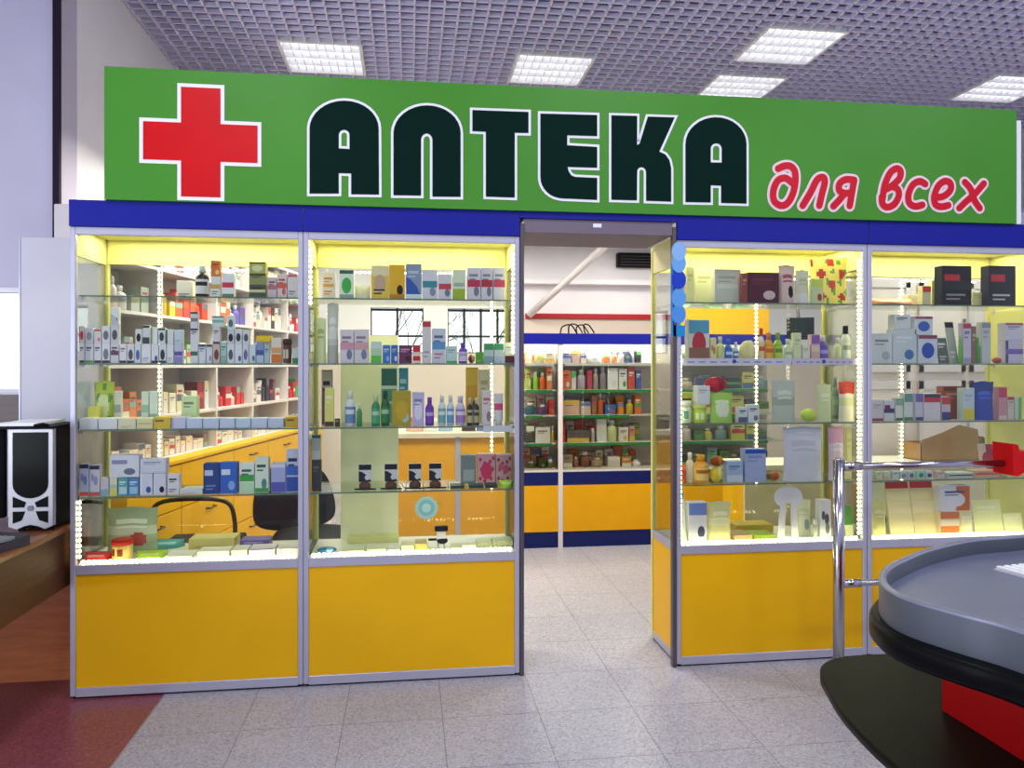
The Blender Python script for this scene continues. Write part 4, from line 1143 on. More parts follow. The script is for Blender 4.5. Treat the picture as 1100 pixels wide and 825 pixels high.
# printed edge strips of the third cabinet's second shelf
for a, b2, c_ in ((80, 640, 'd4d0e4'), (645, 968, 'd0c4dc')):
    xa, za = P(710 + a / 4.5826, 245 + 632 / 4.5826, Y0 + .034); xb, zb = P(710 + b2 / 4.5826, 245 + 664 / 4.5826, Y0 + .034)
    xa = max(xa, CABX[2][0] + .032); xb = min(xb, CABX[2][1] - .032)
    b = MB(); b.box(-(xb - xa) / 2, (xb - xa) / 2, 0, .0012, 0, .032, M(c_, .5, 0, .02)); W_ = xb - xa
    for q in range(9): b.box(-W_ / 2 + W_ * (.06 + q * .1), -W_ / 2 + W_ * (.12 + q * .1), -.0006, 0, .011, .016, M('7078b0', .5, 0, 0))
    b.prism([(.01 * math.cos(q * .524) - W_ * .02, .017 + .011 * math.sin(q * .524)) for q in range(12)], 'y', -.0012, 0, M('2c50a8', .5, 0, 0))
    o = b.build('price_strip', None, ((xa + xb) / 2, Y0 + .0318, 1.4505))
    tag(o, ('white' if a == 80 else 'pale violet') + ' printed price strip along the second shelf edge, third cabinet, ' + ('left part' if a == 80 else 'right part'), 'price strip')
# clear tray under the bottles at the right of the second cabinet
xa, za = P(320 + 866 / 4.3429, 420 + 192 / 4.3429, Y0 + .03); xb, zb = P(320 + 1012 / 4.3429, 420 + 160 / 4.3429, Y0 + .03)
xb = min(xb, CABX[1][1] - .03)
tag(bx('price_rail', None, M('d8d8e2', .4, 0, .02), xa, xb, Y0 + .0265, Y0 + .0325, za, zb), 'short white price rail at the right of the third shelf, second cabinet', 'price rail')

# ------------------------------------------------------------------ inside the pharmacy
WHW = M('d6ced0', .45, 0, .03, 3)
# white shelving with yellow drawers along the left wall, set at a slight angle
AN = math.radians(11); O = Vector((-1.575, 4.20, 0)); dv = Vector((math.sin(AN), math.cos(AN), 0)); nv = Vector((-math.cos(AN), math.sin(AN), 0))
def along(u):
    a = (u - CX) / F; r = Vector((a * CO + SI, CO - a * SI))
    # O + t dv parallel to r
    den = dv.x * r.y - dv.y * r.x
    return (O.y * r.x - O.x * r.y) / den
LEN = along(333); DV = [along(112), along(174), along(233), along(272), along(309), LEN]
Q = O + dv * DV[1]; Zq = Q.x * SI + Q.y * CO
lv = [HC + (HY - v) / F * Zq for v in (493, 446, 392, 338, 288)]
ROTL = math.atan2(dv.y, dv.x)
e = empty('wall_shelving', O, 'long white wall shelving with yellow drawers running back behind the leftmost cabinet', 'shelving', None, ROTL)
# local frame: x runs back along the wall, y runs towards the wall
HT = lv[4] + .26
for t in DV: bx('upright', e, WHW, t - .01, t + .01, 0, .26, .0, HT)
for z in lv[:] + [HT]: bx('shelf', e, WHW, DV[0] + .01, LEN - .01, .002, .255, z - .018, z)
bx('back_panel', e, M('d6d0d0', .5, 0, .03), DV[0], LEN, .26, .27, 0, HT)
bx('plinth', e, M('20203a', .5), DV[0], LEN, -.1, .0, 0, .08)
n = 0
for j in range(len(DV) - 1):
    m_ = 2 if DV[j + 1] - DV[j] > .9 else 1
    for q in range(m_):
        xa = DV[j] + (DV[j + 1] - DV[j]) * q / m_ + .004; xb = DV[j] + (DV[j + 1] - DV[j]) * (q + 1) / m_ - .004
        for k_ in range(3):
            za = .085 + k_ * (lv[0] - .11) / 3; zb = za + (lv[0] - .11) / 3 - .006
            d_ = bx('drawer', e, YEL, xa, xb, -.12, -.002, za, zb, .002)
            h_ = MB(); xm = (xa + xb) / 2; zh = zb - .06
            h_.tube([(xm - .05, -.12, zh), (xm - .045, -.145, zh), (xm + .045, -.145, zh), (xm + .05, -.12, zh)], .006, M('5a4a3a', .4, .5, 0), 8); h_.build('handle', d_)
bx('drawer_top', e, YEL, DV[0], LEN, -.125, .0, lv[0] - .02, lv[0] - .0005 - .018 + .018)
PAL = [['4a6a38', '38602c', '5aa83c', '70b84c', 'd8d4d0', '58606a', 'd4ccc4', '8a8898', 'd8d0cc', 'e0dcd8', 'c8b8b0', '8ca0b0'],
       ['d8d0c8', 'a0a8a0', 'd4b838', 'd85a30', 'cc4428', 'd8683c', '6a5cb0', '7868b4', '3c302c', 'e0d8d4', 'd8d4d8', 'c83c40'],
       ['7c98a0', 'c8a880', '68a450', '98b08c', 'd0c8bc', 'd4ccc0', 'dcd8d8', 'c8c0e0', 'b8a8d0', 'd8dce4', '58a068', 'd8d0d4'],
       ['b86a4c', 'c87a58', 'd8d0c0', 'd0c8a8', '8a3028', 'c82c30', 'cc3c34', 'd8ccc8', '3c3038', '783038', 'c83038', '4ca050']]
CNAME = [('c82c30', 'red'), ('d8d4d0', 'white'), ('5aa83c', 'green'), ('4a6a38', 'dark green'), ('d85a30', 'orange'), ('6a5cb0', 'violet'), ('3c302c', 'dark brown'), ('58606a', 'slate'), ('d4b838', 'yellow'), ('c8a880', 'tan'), ('7c98a0', 'blue-grey'), ('98b08c', 'sage'), ('c8c0e0', 'lilac'), ('b86a4c', 'terracotta'), ('d0c8a8', 'cream'), ('a0a8a0', 'grey'), ('2c5cb0', 'blue'), ('d090a8', 'pink'), ('783038', 'maroon')]
def cname(h):
    r = [int(h[i:i + 2], 16) for i in (0, 2, 4)]
    return min(CNAME, key=lambda c: sum((int(c[0][i:i + 2], 16) - r[i // 2]) ** 2 for i in (0, 2, 4)))[1]
rng = random.Random(5)
RNM = ['topmost', 'second', 'third', 'fourth', 'lowest']
PAL.append(['d8d4d0', 'dcd8dc', 'd0c8a8', 'd8ccc8', '8c7868', 'd8d0c8', 'c8b8b0', 'dcd8dc', 'd0ccd4', 'd8d4d0', 'c8c0b0', 'd8d8d8'])
for ri, (zi, pal) in enumerate(zip((lv[4], lv[3], lv[2], lv[1], lv[0]), PAL)):
    x = DV[0] + .06; q = 0
    while x < LEN - .12 and q < 40:
        w_ = rng.uniform(.05, .10) if ri else rng.uniform(.08, .15)
        nxt = x + w_ + rng.uniform(.004, .02)
        if any(x - .015 < t < x + w_ + .015 for t in DV): x += .04; continue
        frac = (x - DV[0]) / (LEN - DV[0]); c_ = pal[min(len(pal) - 1, int(frac * len(pal)))]
        if rng.random() < .25: c_ = rng.choice(['d8d4d0', 'd4ccc8', 'dcd8dc'])
        h_ = rng.uniform(.09, .19) * (1.25 if ri == 0 else .6 if ri == 4 else 1)
        kd = rng.choice('cccb') if ri in (1, 2, 3) else 'c'
        p = O + dv * (x + w_ / 2) + nv * .05
        put(kd, p.x, p.y, zi + .0006, w_, h_, .09, c_, 'small %s %s' % (cname(c_), 'carton' if kd == 'c' else 'bottle'),
            ['X:%s' % rng.choice(['505050', 'a03038', '707884']), rng.choice(['M:', 'T:', 'L:']) + rng.choice(['c04048', '88a098', 'd8d0c0', '606878', 'd8c8a0'])],
            'on the %s white wall shelf' % RNM[ri], 'goods on the white wall shelves', rng, 'e0e0e0', None, ROTL, name='carton' if kd == 'c' else None)
        x = nxt; q += 1
# chairs behind the leftmost cabinet
e = empty('office_chair', (P(336, 560, 4.62)[0], 4.66, 0), 'black padded office chair behind the right side of the leftmost cabinet', 'chair', None, math.radians(25))
b = MB(); b.lathe([(.17, .40), (.23, .41), (.24, .44), (.22, .47), (.12, .475)], M('141416', .6), 22); b.build('seat', e)
pts = [(-.24, .52), (-.25, .66), (-.2, .80), (-.1, .87), (.08, .87), (.19, .80), (.24, .66), (.23, .52), (.1, .47), (-.1, .47)]
b = MB(); b.prism([(p.x, p.y) for p in smooth_loop([(x, z, 0) for x, z in pts], 4)], 'y', .2, .26, M('141416', .6), True); o = b.build('backrest', e); o.rotation_euler.x = math.radians(-14); o.location = (0, -.02, .03)
b = MB(); b.tube([(0, 0, .08), (0, 0, .40)], .025, BLACK, 10); b.build('column', e)
b = MB()
for q in range(5): a = q * 1.2566; b.tube([(0, 0, .09), (.26 * math.cos(a), .26 * math.sin(a), .06)], .018, BLACK, 8); b.ball(.26 * math.cos(a), .26 * math.sin(a), .03, .028, .028, .028, BLACK, 10, 6)
b.build('wheel_base', e)
b = MB(); b.tube([(0, .12, .42), (0, .24, .42), (0, .27, .56)], .018, BLACK, 8); b.build('back_bracket', e)
Yc = 4.35
xa = P(161, 560, Yc)[0]; xb = P(252, 560, Yc)[0]; zt_ = P(205, 536, Yc)[1]; hw = (xb - xa) / 2
e = empty('tube_frame_chair', ((xa + xb) / 2, Yc, 0), 'chair with arched dark tube back frame behind the leftmost cabinet', 'chair')
b = MB(); b.tube([Vector(p) for p in smooth_loop([(-hw, 0, .0), (-hw, 0, .45), (-hw, 0, zt_ - .12), (-hw * .8, 0, zt_ - .02), (0, 0, zt_), (hw * .8, 0, zt_ - .02), (hw, 0, zt_ - .12), (hw, 0, .45), (hw, 0, .0)], 5, False)], .012, M('3a2c1c', .35, .4, 0), 10); b.build('back_frame', e)
b = MB(); b.box(-hw + .015, hw - .015, .02, .40, .42, .46, M('2a2622', .6), .01); b.build('seat', e)
for s in (-1, 1): b = MB(); b.tube([(s * (hw - .02), .38, 0), (s * (hw - .02), .38, .42)], .011, M('3a2c1c', .35, .4, 0), 10); b.build('leg', e)
# low yellow counter and the far glass-fronted display run
YB = 6.03
def frm(name, par, rects, y0, y1, mat):
    b = MB()
    for r in rects: b.box(r[0], r[1], y0, y1, r[2], r[3], mat, .001)
    return b.build(name, par)
DKB = M('101c5c', .45)
cxa = P(400, 500, YB)[0]
e = empty('sales_counter', (0, YB, 0), 'low yellow panelled counter seen through the second cabinet', 'counter')
xs = [cxa, .38, .86]
for j in range(2):
    bx('front_panel', e, M('d89a10', .42, 0, .03), xs[j] + .02, xs[j + 1] - .02, 0, .02, .12, .88); bx('kick_board', e, DKB, xs[j] + .02, xs[j + 1] - .02, .005, .02, 0, .12)
for x_ in xs: bx('post', e, ALU, x_ - .02, x_ + .02, -.004, .03, 0, .89)
bx('worktop', e, M('cfc4ae', .4), cxa - .03, .87, -.03, .5, .89, .92)
bx('side_panel', e, YEL, cxa - .02, cxa, .0, .48, 0, .89)
DX = [.88, 1.195, 2.18, 3.12]
DL = ['narrow far display case with blue bands, left part of the doorway view', 'wide far display case with blue bands seen through the doorway', 'far display case with yellow header seen through the third cabinet']
far = []
for j in range(3):
    xa, xb = DX[j], DX[j + 1]; h = (xb - xa) / 2
    e = empty('display_case', ((xa + xb) / 2, YB, 0), DL[j], 'display case', 'far row of glass display cases'); far.append(e)
    for s in (-1, 1): bx('post', e, WHW, s * h - (.018 if s > 0 else 0), s * h + (.018 if s < 0 else 0), -.004, .02, 0, 1.62)
    bx('base_panel', e, M('e0a20e', .42, 0, .03), -h + .018, h - .018, .0, .02, .127, .495)
    bx('kick_board', e, DKB, -h + .018, h - .018, .004, .02, 0, .127)
    bx('lower_band', e, DKB, -h + .018, h - .018, -.001, .02, .495, .60)
    bx('deck', e, M('d8d0c8', .4), -h + .018, h - .018, .0, .40, .60, .615)
    bx('upper_band', e, BLUE, -h, h, -.012, .012, 1.615, 1.70)
    bx('back_panel', e, M('d8d0cc', .5, 0, .03), -h, h, .40, .41, 0, 1.70)
    bx('front_glass', e, GLASS, -h + .018, h - .018, .006, .010, .615, 1.615)
    for z in (.82, 1.045, 1.25, 1.467):
        sh = bx('shelf', e, M('e0dcd8', .35), -h + .02, h - .02, .10, .395, z - .01, z)
        bx('price_strip', sh, M('2f8c48', .45) if z != 1.467 else M('d8d4d4', .4), -h + .05, h * (.2 if z == 1.045 else .7), .094, .0995, z - .024, z - .002)
    if j == 2: bx('header', e, YEL, -h, P(826, 340, YB)[0] - (xa + xb) / 2, -.008, .02, 1.70, 1.91)
rng = random.Random(12)
FAR = {  # per shelf from the top: (u0, u1, v top, colour) as seen in the two door crops
 4: ('I', 700, '62 95 630 c4c8a0;100 140 635 bcb878;145 195 630 d0d4b8;222 262 632 b4b4c8;266 300 640 c8a8a0;304 330 645 d8c4c0;335 398 622 dcdcd8;402 440 655 d87840;444 470 645 d89058;474 500 632 e0dcd8;503 524 632 484c70;528 548 640 8a88a8;552 574 638 3c4038'),
 3: ('J', 80, '60 90 -78 a4b850;94 118 -60 8cc048;122 150 -85 d86030;154 178 -70 d87850;182 200 -50 c8c090;222 260 -100 d86a40;262 285 -70 d4c8c4;290 330 -90 a89cb0;334 356 -40 c84048;360 385 -65 a89898;390 420 -50 88808c;424 470 -30 e0e0e4;474 510 -60 dcd8dc;514 545 -80 c8584c;548 574 -40 4858a0'),
 2: ('J', 190, '60 112 125 2c5868;116 160 140 5c3c74;166 200 110 cc3030;224 300 110 d8ac9c;304 350 120 c8b4a8;354 376 90 b06050;380 408 85 cc5838;412 460 135 3468b0;464 505 90 d88028;508 540 105 c8b028;544 574 100 d86c28'),
 1: ('J', 316, '62 100 225 4a4440;104 170 218 d8d4d4;174 200 230 c89838;222 238 215 b03838;242 345 240 6a605c;350 372 230 b8a8a0;376 420 205 d8d8d8;424 470 200 d4d8a0;474 516 225 d8d0cc;520 545 240 c89080;436 500 290 d86848'),
 0: ('J', 438, '64 112 405 4a5838;116 150 360 38442c;154 196 370 5c6038;130 160 415 d8cc60;226 268 360 9a8878;272 300 370 8a6050;304 350 350 7c5040;354 410 375 a88c70;424 480 365 c8c0b8;486 530 360 b88038;534 574 385 e4e0e0')}
ZF = [.615, .82, 1.045, 1.25, 1.467]
FN = ['deck', 'lowest shelf', 'middle shelf', 'fourth shelf', 'top shelf']
for lv_ in (4, 3, 2, 1, 0):
    cr, vb, txt = FAR[lv_]; ox, oy, s_ = CROP[cr]; done = []
    for it in txt.split(';'):
        a, b2, yt, c_ = it.split(); Yp = YB + .13
        xa = P(ox + float(a) / s_, 450, Yp)[0]; xb = P(ox + float(b2) / s_, 450, Yp)[0]; zt_ = P(620, oy + float(yt) / s_, Yp)[1]
        c0 = 0 if (xa + xb) / 2 < DX[1] else 1
        xa = max(xa, DX[c0] + .025); xb = min(xb, DX[c0 + 1] - .025)
        if done and xa < done[-1] + .002: xa = done[-1] + .002
        if xb - xa < .02: continue
        done.append(xb)
        top = (ZF + [1.61])[lv_ + 1] - .03
        h_ = min(max(.05, zt_ - ZF[lv_]), top - ZF[lv_]) * rng.uniform(.72, 1.0)
        kd = rng.choice('cccbbp') if xb - xa < .13 else 'c'
        put(kd, (xa + xb) / 2, Yp, ZF[lv_] + .0006, xb - xa - .003, h_, .1, c_, '%s %s' % (cname(c_), {'c': 'carton', 'b': 'bottle', 'p': 'bag'}[kd]),
            ['X:%s' % rng.choice(['505050', 'e0d8d0', '884040']), rng.choice(['M:', 'L:', 'T:', 'c:']) + rng.choice(['c84848', '58a060', 'd8d4c8', 'd8b050', '5870a8'])],
            'far display, %s' % FN[lv_], 'goods in the far display cases', rng, 'dcdcdc', name='medicine_carton' if kd == 'c' else None)  # the far cartons are the same kind of goods as medicine_box
    for c0 in (0, 1):                       # a second, taller line of goods behind
        x = DX[c0] + .03
        while x < (DX[1] if c0 == 0 else 1.93) - .07:
            w_ = rng.uniform(.045, .085); c_ = rng.choice(['d8d4d0', 'e0dcd8', 'd4ccc8', 'd8d8dc', 'c8c0b0', 'd87848', '88a868', 'c85048', '9ab0c0', 'd8c090', '6a6470', 'c8a0a0'])
            top = (ZF + [1.61])[lv_ + 1] - .035
            put('c', x + w_ / 2, YB + .25, ZF[lv_] + .0006, w_, (top - ZF[lv_]) * rng.uniform(.62, .95), .1, c_, 'rear %s carton' % cname(c_), ['X:%s' % rng.choice(['505050', '884040', '58688a']), rng.choice(['M:', 'L:', 'T:', 'C:']) + rng.choice(['c84848', '58a060', 'd8d4c8', 'd8b050', '5870a8'])],
                'far display, %s' % FN[lv_], 'goods in the far display cases', rng, name='medicine_carton')
            x += w_ + rng.uniform(.004, .014)
    # the case behind the third cabinet
    x = DX[2] + .05
    while x < DX[3] - .15:
        w_ = rng.uniform(.07, .13); c_ = rng.choice(['c8b8a0', 'd8d4d0', 'b8a088', '5c6a78', 'c86848', 'd0c878', '6a8858', '88a0b0', 'd8c8c8', '3c4858'])
        h_ = rng.uniform(.08, .15)
        kd = rng.choice('ccb'); put(kd, x + w_ / 2, YB + .13, ZF[lv_] + .0006, w_, h_, .1, c_, '%s pack' % cname(c_), ['X:505058', rng.choice(['M:', 'L:']) + rng.choice(['c84848', '58a060', 'd8d4c8', '5870a8'])],
            '%s of far display behind third cabinet' % FN[lv_], 'goods in the far display cases', rng, 'dcdcdc', name='medicine_carton' if kd == 'c' else None)
        x += w_ + rng.uniform(.01, .03)
# things on the low counter
p = P(320 + 545 / 4.3429, 420 + 300 / 4.3429, YB + .15)
rng = random.Random(3)
put('p', p[0], YB + .15, .921, .14, .17, .06, 'd8b0a8', 'pink bag with red print', ['C:c84838', 'X:f0dcd8'], 'on the low yellow counter', 'goods on the low yellow counter', rng)
for k_, (a, b2, h_, c_, d_) in enumerate(((590, 650, .10, 'd8dce0', 'white carton'), (655, 725, .15, '9cb4d4', 'crumpled pale blue bag'), (765, 830, .12, '3a2c28', 'dark brown carton'), (835, 930, .09, '5c70a8', 'long blue carton'))):
    xa = P(320 + a / 4.3429, 470, YB + .15)[0]; xb = P(320 + b2 / 4.3429, 470, YB + .15)[0]
    put('p' if k_ == 1 else 'c', (xa + xb) / 2, YB + .15, .921, xb - xa - .004, h_, .06, c_, d_, ['X:c8c8d0'], 'on the low yellow counter', 'goods on the low yellow counter', rng)
# white cupboard and low counter on the right
YC = 5.0
cxa, cxb = P(930, 400, YC)[0], P(1062, 400, YC)[0]
e = empty('white_cupboard', ((cxa + cxb) / 2, YC, 0), 'tall white cupboard with framed doors behind the rightmost cabinet', 'cupboard')
h = (cxb - cxa) / 2; CW = M('dcd2ca', .5, 0, .02)
bx('carcass', e, CW, -h, h, .02, .42, 0, 2.06)
for (a, b2) in ((-h, -h * .28), (-h * .16, h * .62), (h * .66, h)):
    for z0, z1 in ((.1, 1.34), (1.40, 2.05)):
        d_ = bx('door', e, M('e0d8d2', .5, 0, .02), a + .005, b2 - .005, .0, .0195, z0, z1, .002)
        frm('door_frame', d_, [(a + .005, b2 - .005, z1 - .06, z1), (a + .005, a + .04, z0, z1), (b2 - .04, b2 - .005, z0, z1), (a + .005, b2 - .005, z0, z0 + .05)], -.008, 0, WHW)
        hd = MB(); hd.box(b2 - .03, b2 - .02, -.03, -.008, (z0 + z1) / 2 - .05, (z0 + z1) / 2 + .05, ALUD, .002); hd.build('handle', d_)
YR = 4.52
e = empty('side_counter', (2.9, YR, 0), 'low counter with pale worktop behind the rightmost cabinet', 'counter')
zc = P(1020, 496, YR)[1]
bx('front_panel', e, M('d8cfae', .45), -.85, .95, .0, .02, .1, zc - .03); bx('worktop', e, M('d8d2c0', .4), -.87, .97, -.02, .36, zc - .03, zc); bx('kick_board', e, DKB, -.85, .95, .01, .02, 0, .1)
for s in (-.85, .93): bx('side_panel', e, YEL, s, s + .02, .021, .34, 0, zc - .03)
xa, xb = P(984, 490, YR + .1)[0], P(1046, 490, YR + .1)[0]; zt_ = P(1030, 466, YR + .1)[1]
CB = M('a07c48', .7, 0, .05, 6)
e = empty('cardboard_box', ((xa + xb) / 2, YR + .05, zc + .0005), 'brown cardboard box with raised flap behind the rightmost cabinet', 'box')
h = (xb - xa) / 2
b = MB()
for r in ((-h, h, 0, .004), (-h, h, .2, .204)): b.box(r[0], r[1], r[2], r[3], 0, .11, CB)
for s in (-h, h - .004): b.box(s, s + .004, .0, .204, 0, .11, CB)
b.box(-h, h, 0, .204, 0, .004, CB); b.build('tray', e)
b = MB(); b.prism([(-h, .112), (h, .112), (h * .95, .2), (h * .3, .23), (-h * .3, .18), (-h * .97, .135)], 'y', .0, .004, CB); b.build('flap', e)
b = MB(); xx = P(1050, 480, YR + .1)[0]; b.prism([(0, 0), (.09, 0), (.075, .12), (.02, .15)], 'y', 0, .1, M('5c4630', .7)); tag(b.build('brown_parcel', None, (xx, YR + .08, zc + .0005)), 'small dark brown parcel beside the cardboard box', 'parcel')
b = MB()
for q in range(4): b.tube([Vector(p) for p in smooth_loop([(-.12 + .07 * q, 0, .0), (-.10 + .06 * q, .01, .06 + .015 * (q % 2)), (-.03 + .05 * q, .0, .075), (.02 + .05 * q, .01, .01)], 5, False)], .006, BLACK, 6)
tag(b.build('wire_ornament', None, (P(620, 357, YB + .1)[0], YB + .2, 1.7025)), 'curled black wire ornament on top of the wide far display case', 'ornament')
# wall-hung grille in the pharmacy, over the doorway view
xa, z1 = P(664, 271, WBY - .1); xb, z0 = P(692, 287, WBY - .1)
e = empty('air_conditioner', ((xa + xb) / 2 + .1, WBY, z0), 'dark slatted air conditioner high on the far wall, seen through the doorway', 'air conditioner')
h = (xb - xa) / 2 + .1; bx('casing', e, M('1c1c20', .5), -h, h, -.1, 0, 0, z1 - z0, .01)
b = MB()
for q in range(4): b.box(-h + .03, h - .03, -.112, -.1, .02 + q * (z1 - z0 - .03) / 4, .026 + q * (z1 - z0 - .03) / 4, M('55555a', .5))
b.build('grille', e)
xa, za = P(860, 348, 5.6); 
e = empty('wall_monitor', (xa, 5.6, P(860, 362, 5.6)[1] - .02), 'dark tilted monitor hanging behind the third cabinet', 'monitor', None, math.radians(-20))
bx('screen', e, M('1c2428', .25), -.1, .1, 0, .03, 0, .17, .004); b = MB(); b.tube([(0, .03, .09), (0, .2, .3), (0, .2, 1.2)], .012, ALUD, 8); b.build('bracket', e)

# ------------------------------------------------------------------ left: desk, computer, white side panel
WD = wood('desk_wood', '6a3a1c', '8a5028', 1, .35); WD2 = wood('desk_apron_wood', '43240f', '5a3118', 1, .6); WDO = wood('desk_end_wood', 'b4602f', 'cc7844', 0, .4)
XD = -1.47
e = empty('wooden_desk', (-2.1, 2.6, 0), 'brown wooden desk at the left edge, with a computer on it', 'desk')
bx('desktop', e, WD, XD + 2.1 - 1.6, XD + 2.1, -1.4, 1.24, .725, .75, .004)
bx('apron', e, WD2, XD + 2.1 - 1.58, XD + 2.1 - .015, -1.38, 1.2, .48, .724)
bx('end_panel', e, WDO, XD + 2.1 - 1.58, XD + 2.1 - .0, 1.2, 1.225, 0, .724)
for q in (-1.54, -.1): bx('leg', e, WDO, XD + 2.1 + q, XD + 2.1 + q + .05, -1.38, -1.33, 0, .48)
# computer
Yp = 3.47
xa, _ = P(9, 500, Yp); xb, zt_ = P(56.5, 462, Yp); w_ = xb - xa
SIL = M('a8a8ae', .35, .5, 0)
H = .43; D_ = .42
e = empty('desktop_computer', (xa, Yp, .7505), 'black and silver desktop computer tower standing on the wooden desk', 'computer')
bx('case', e, M('101014', .4), .004, w_ - .004, .03, D_, .012, H, .004)
def ring(): return None
X = lambda q: q * w_
face = [(0, 0), (.15, .015), (.5, .05), (.85, .015), (1, 0), (1, 1), (0, 1)]
b = MB(); b.prism([(X(a), .012 + c * (H - .012)) for a, c in [(0, .03), (.18, .0), (.34, .03), (.5, .045), (.66, .03), (.82, .0), (1, .03), (1, 1), (0, 1)]], 'y', 0, .03, SIL); fp = b.build('front_bezel', e)
scr = [(.10, .97), (.10, .45)] + [(.5 - .40 * math.cos(math.radians(q)), .45 - .14 * math.sin(math.radians(q))) for q in range(15, 180, 15)] + [(.90, .45), (.90, .97)]
b = MB(); b.prism([(X(a), .012 + c * (H - .012)) for a, c in scr], 'y', -.003, .001, M('0a0d0c', .15, 0, 0)); b.build('dark_front_cover', fp)
for pts in ([(.1, .33), (.1, .22), (.36, .22), (.40, .27)], [(.1, .18), (.1, .06), (.3, .09), (.38, .18)], [(.9, .33), (.9, .22), (.64, .22), (.60, .27)], [(.9, .18), (.9, .06), (.7, .09), (.62, .18)]):
    b = MB(); b.prism([(X(a), .012 + c * (H - .012)) for a, c in pts], 'y', -.002, .001, BLACK); b.build('vent', fp)
b = MB(); b.prism([(X(.5) + .012 * math.cos(q * .524), .10 + .012 * math.sin(q * .524)) for q in range(12)], 'y', -.005, .001, ALUD); b.build('power_button', fp)
for sx in (.02, w_ - .04):
    for sy in (.04, D_ - .05): bx('foot', e, BLACK, sx, sx + .02, sy, sy + .02, 0, .012)
zt2 = .7505 + H + .0006
e = empty('paper_folder', (xa + .02, Yp + .02, zt2), 'black folder with white papers lying on the computer tower', 'folder')
bx('cover', e, M('18181c', .5), -.06, w_ - .02, -.03, .26, 0, .012, .002); bx('papers', e, M('e8e6ea', .5), -.06, w_ * .55, -.02, .24, .0125, .026, .001)
b = MB(); b.tube([(w_ * .5, -.03, .014), (w_ * .7, -.034, .02), (w_ - .03, -.03, .014)], .008, BLACK, 8); b.build('clip', e)
e = empty('computer_monitor', (xa - .2, Yp - .02, .7505), 'black computer monitor cut by the left photo edge, beside the tower', 'monitor', None, math.radians(8))
bx('screen', e, M('0c0c0e', .3), -.2, .185, 0, .035, .06, .43, .006); bx('stand', e, BLACK, -.03, .03, .01, .06, .015, .1); bx('base', e, BLACK, -.12, .12, -.05, .12, 0, .015, .004)
xk, yk = G(12, 588, .76)
e = empty('desk_phone', (xk - .07, yk + .02, .7505), 'dark grey desk phone at the left photo edge, in front of the tower', 'phone', None, math.radians(-20))
b = MB(); b.prism([(-.09, 0), (.09, 0), (.09, .045), (-.09, .02)], 'x', -.075, .075, M('3c3a40', .5)); b.build('body', e)
for q in range(4): bx('key', e, M('8a8a90', .5), -.045 + q * .03, -.025 + q * .03, -.05, .03, .034, .046)
b = MB(); pts = smooth_loop([(-1.60, 3.44, .756), (-1.56, 3.36, .756), (-1.57, 3.25, .756), (-1.64, 3.2, .756), (-1.72, 3.24, .756)], 6, False); b.tube(pts, .0045, BLACK, 8)
o = b.build('cable'); tag(o, 'thin black cable on the wooden desk in front of the tower', 'cable')
# pale panel behind the computer
YP = 3.9
xa, _ = P(22, 300, YP); zt_ = P(50, 255, YP)[1]
e = empty('side_cupboard', (xa, YP, 0), 'plain pale grey cupboard side behind the computer tower', 'cupboard')
bx('side', e, M('c6c4d0', .5, 0, .03, 2), 0, -1.46 - xa, 0, .02, 0, zt_, .002); bx('carcass', e, M('c2c0cc', .5, 0, .03, 2), .02, -1.46 - xa, .021, .14, 0, zt_ - .01); bx('edge_strip', e, ALU, -.006, 0, -.003, .02, 0, zt_)

# ------------------------------------------------------------------ right: checkout counter and handrail
zr = .92
L = [(1.165, 1.5), (1.129, 1.59), (1.119, 1.655), (1.133, 1.725), (1.172, 1.805), (1.236, 1.882), (1.32, 1.95), (1.48, 2.057), (1.69, 2.15), (1.91, 2.19)]
near = [(2.5, .75), (1.62, .70), (1.36, .86), (1.262, 1.15), (1.21, 1.395)]
out = near + L + [(2.3, 2.33), (2.75, 2.4)]
loop = [(p.x, p.y) for p in smooth_loop([(a, c, 0) for a, c in out], 6)]
TG = M('4a505c', .45, .1, .05, 6); TGI = M('626882', .3, .2, .12, 4); RIM = M('7c8092', .35, .4, 0)
cen = Vector((sum(p[0] for p in loop) / len(loop), sum(p[1] for p in loop) / len(loop)))
e = empty('checkout_counter', (cen.x, cen.y, 0), 'red and black checkout counter with grey rounded tray top, right foreground', 'checkout counter')
lo = [(p[0] - cen.x, p[1] - cen.y) for p in loop]
inn = offs(lo, -.018); bump = offs(lo, .012); bump_in = offs(lo, -.05)
b = MB(); n = len(lo); mi = b.mi(TG); mr = b.mi(RIM)
rings = [(lo, zr - .085), (lo, zr - .006), (offs(lo, -.003), zr), (offs(lo, -.015), zr), (inn, zr - .006), (inn, zr - .045)]
for ri, (r, z) in enumerate(rings): b.v += [(p[0], p[1], z) for p in r]
for ri in range(len(rings) - 1):
    for i in range(n):
        j = (i + 1) % n; b.f.append((ri * n + i, ri * n + j, (ri + 1) * n + j, (ri + 1) * n + i)); b.m.append(mr if ri in (1, 2, 3) else mi); b.sm.append(True)
b.build('tray_rim', e)
b = MB(); b.prism(inn, 'z', zr - .06, zr - .045, TGI); b.build('tray_floor', e)
b = MB(); k0 = 0
for r, z in ((bump, zr - .147), (offs(lo, .022), zr - .136), (offs(lo, .022), zr - .10), (bump, zr - .086)): b.v += [(p[0], p[1], z) for p in r]
for ri in range(3):
    for i in range(n):
        j = (i + 1) % n; b.f.append((ri * n + i, ri * n + j, (ri + 1) * n + j, (ri + 1) * n + i)); b.m.append(b.mi(BLACK)); b.sm.append(True)
for z, r, k_ in ((zr - .147, bump, 0), (zr - .086, bump, 3)):
    for t in tessellate_polygon([[Vector((p[0], p[1], 0)) for p in r]]): b.f.append(tuple(k_ * n + q for q in t)); b.m.append(b.mi(BLACK)); b.sm.append(False)
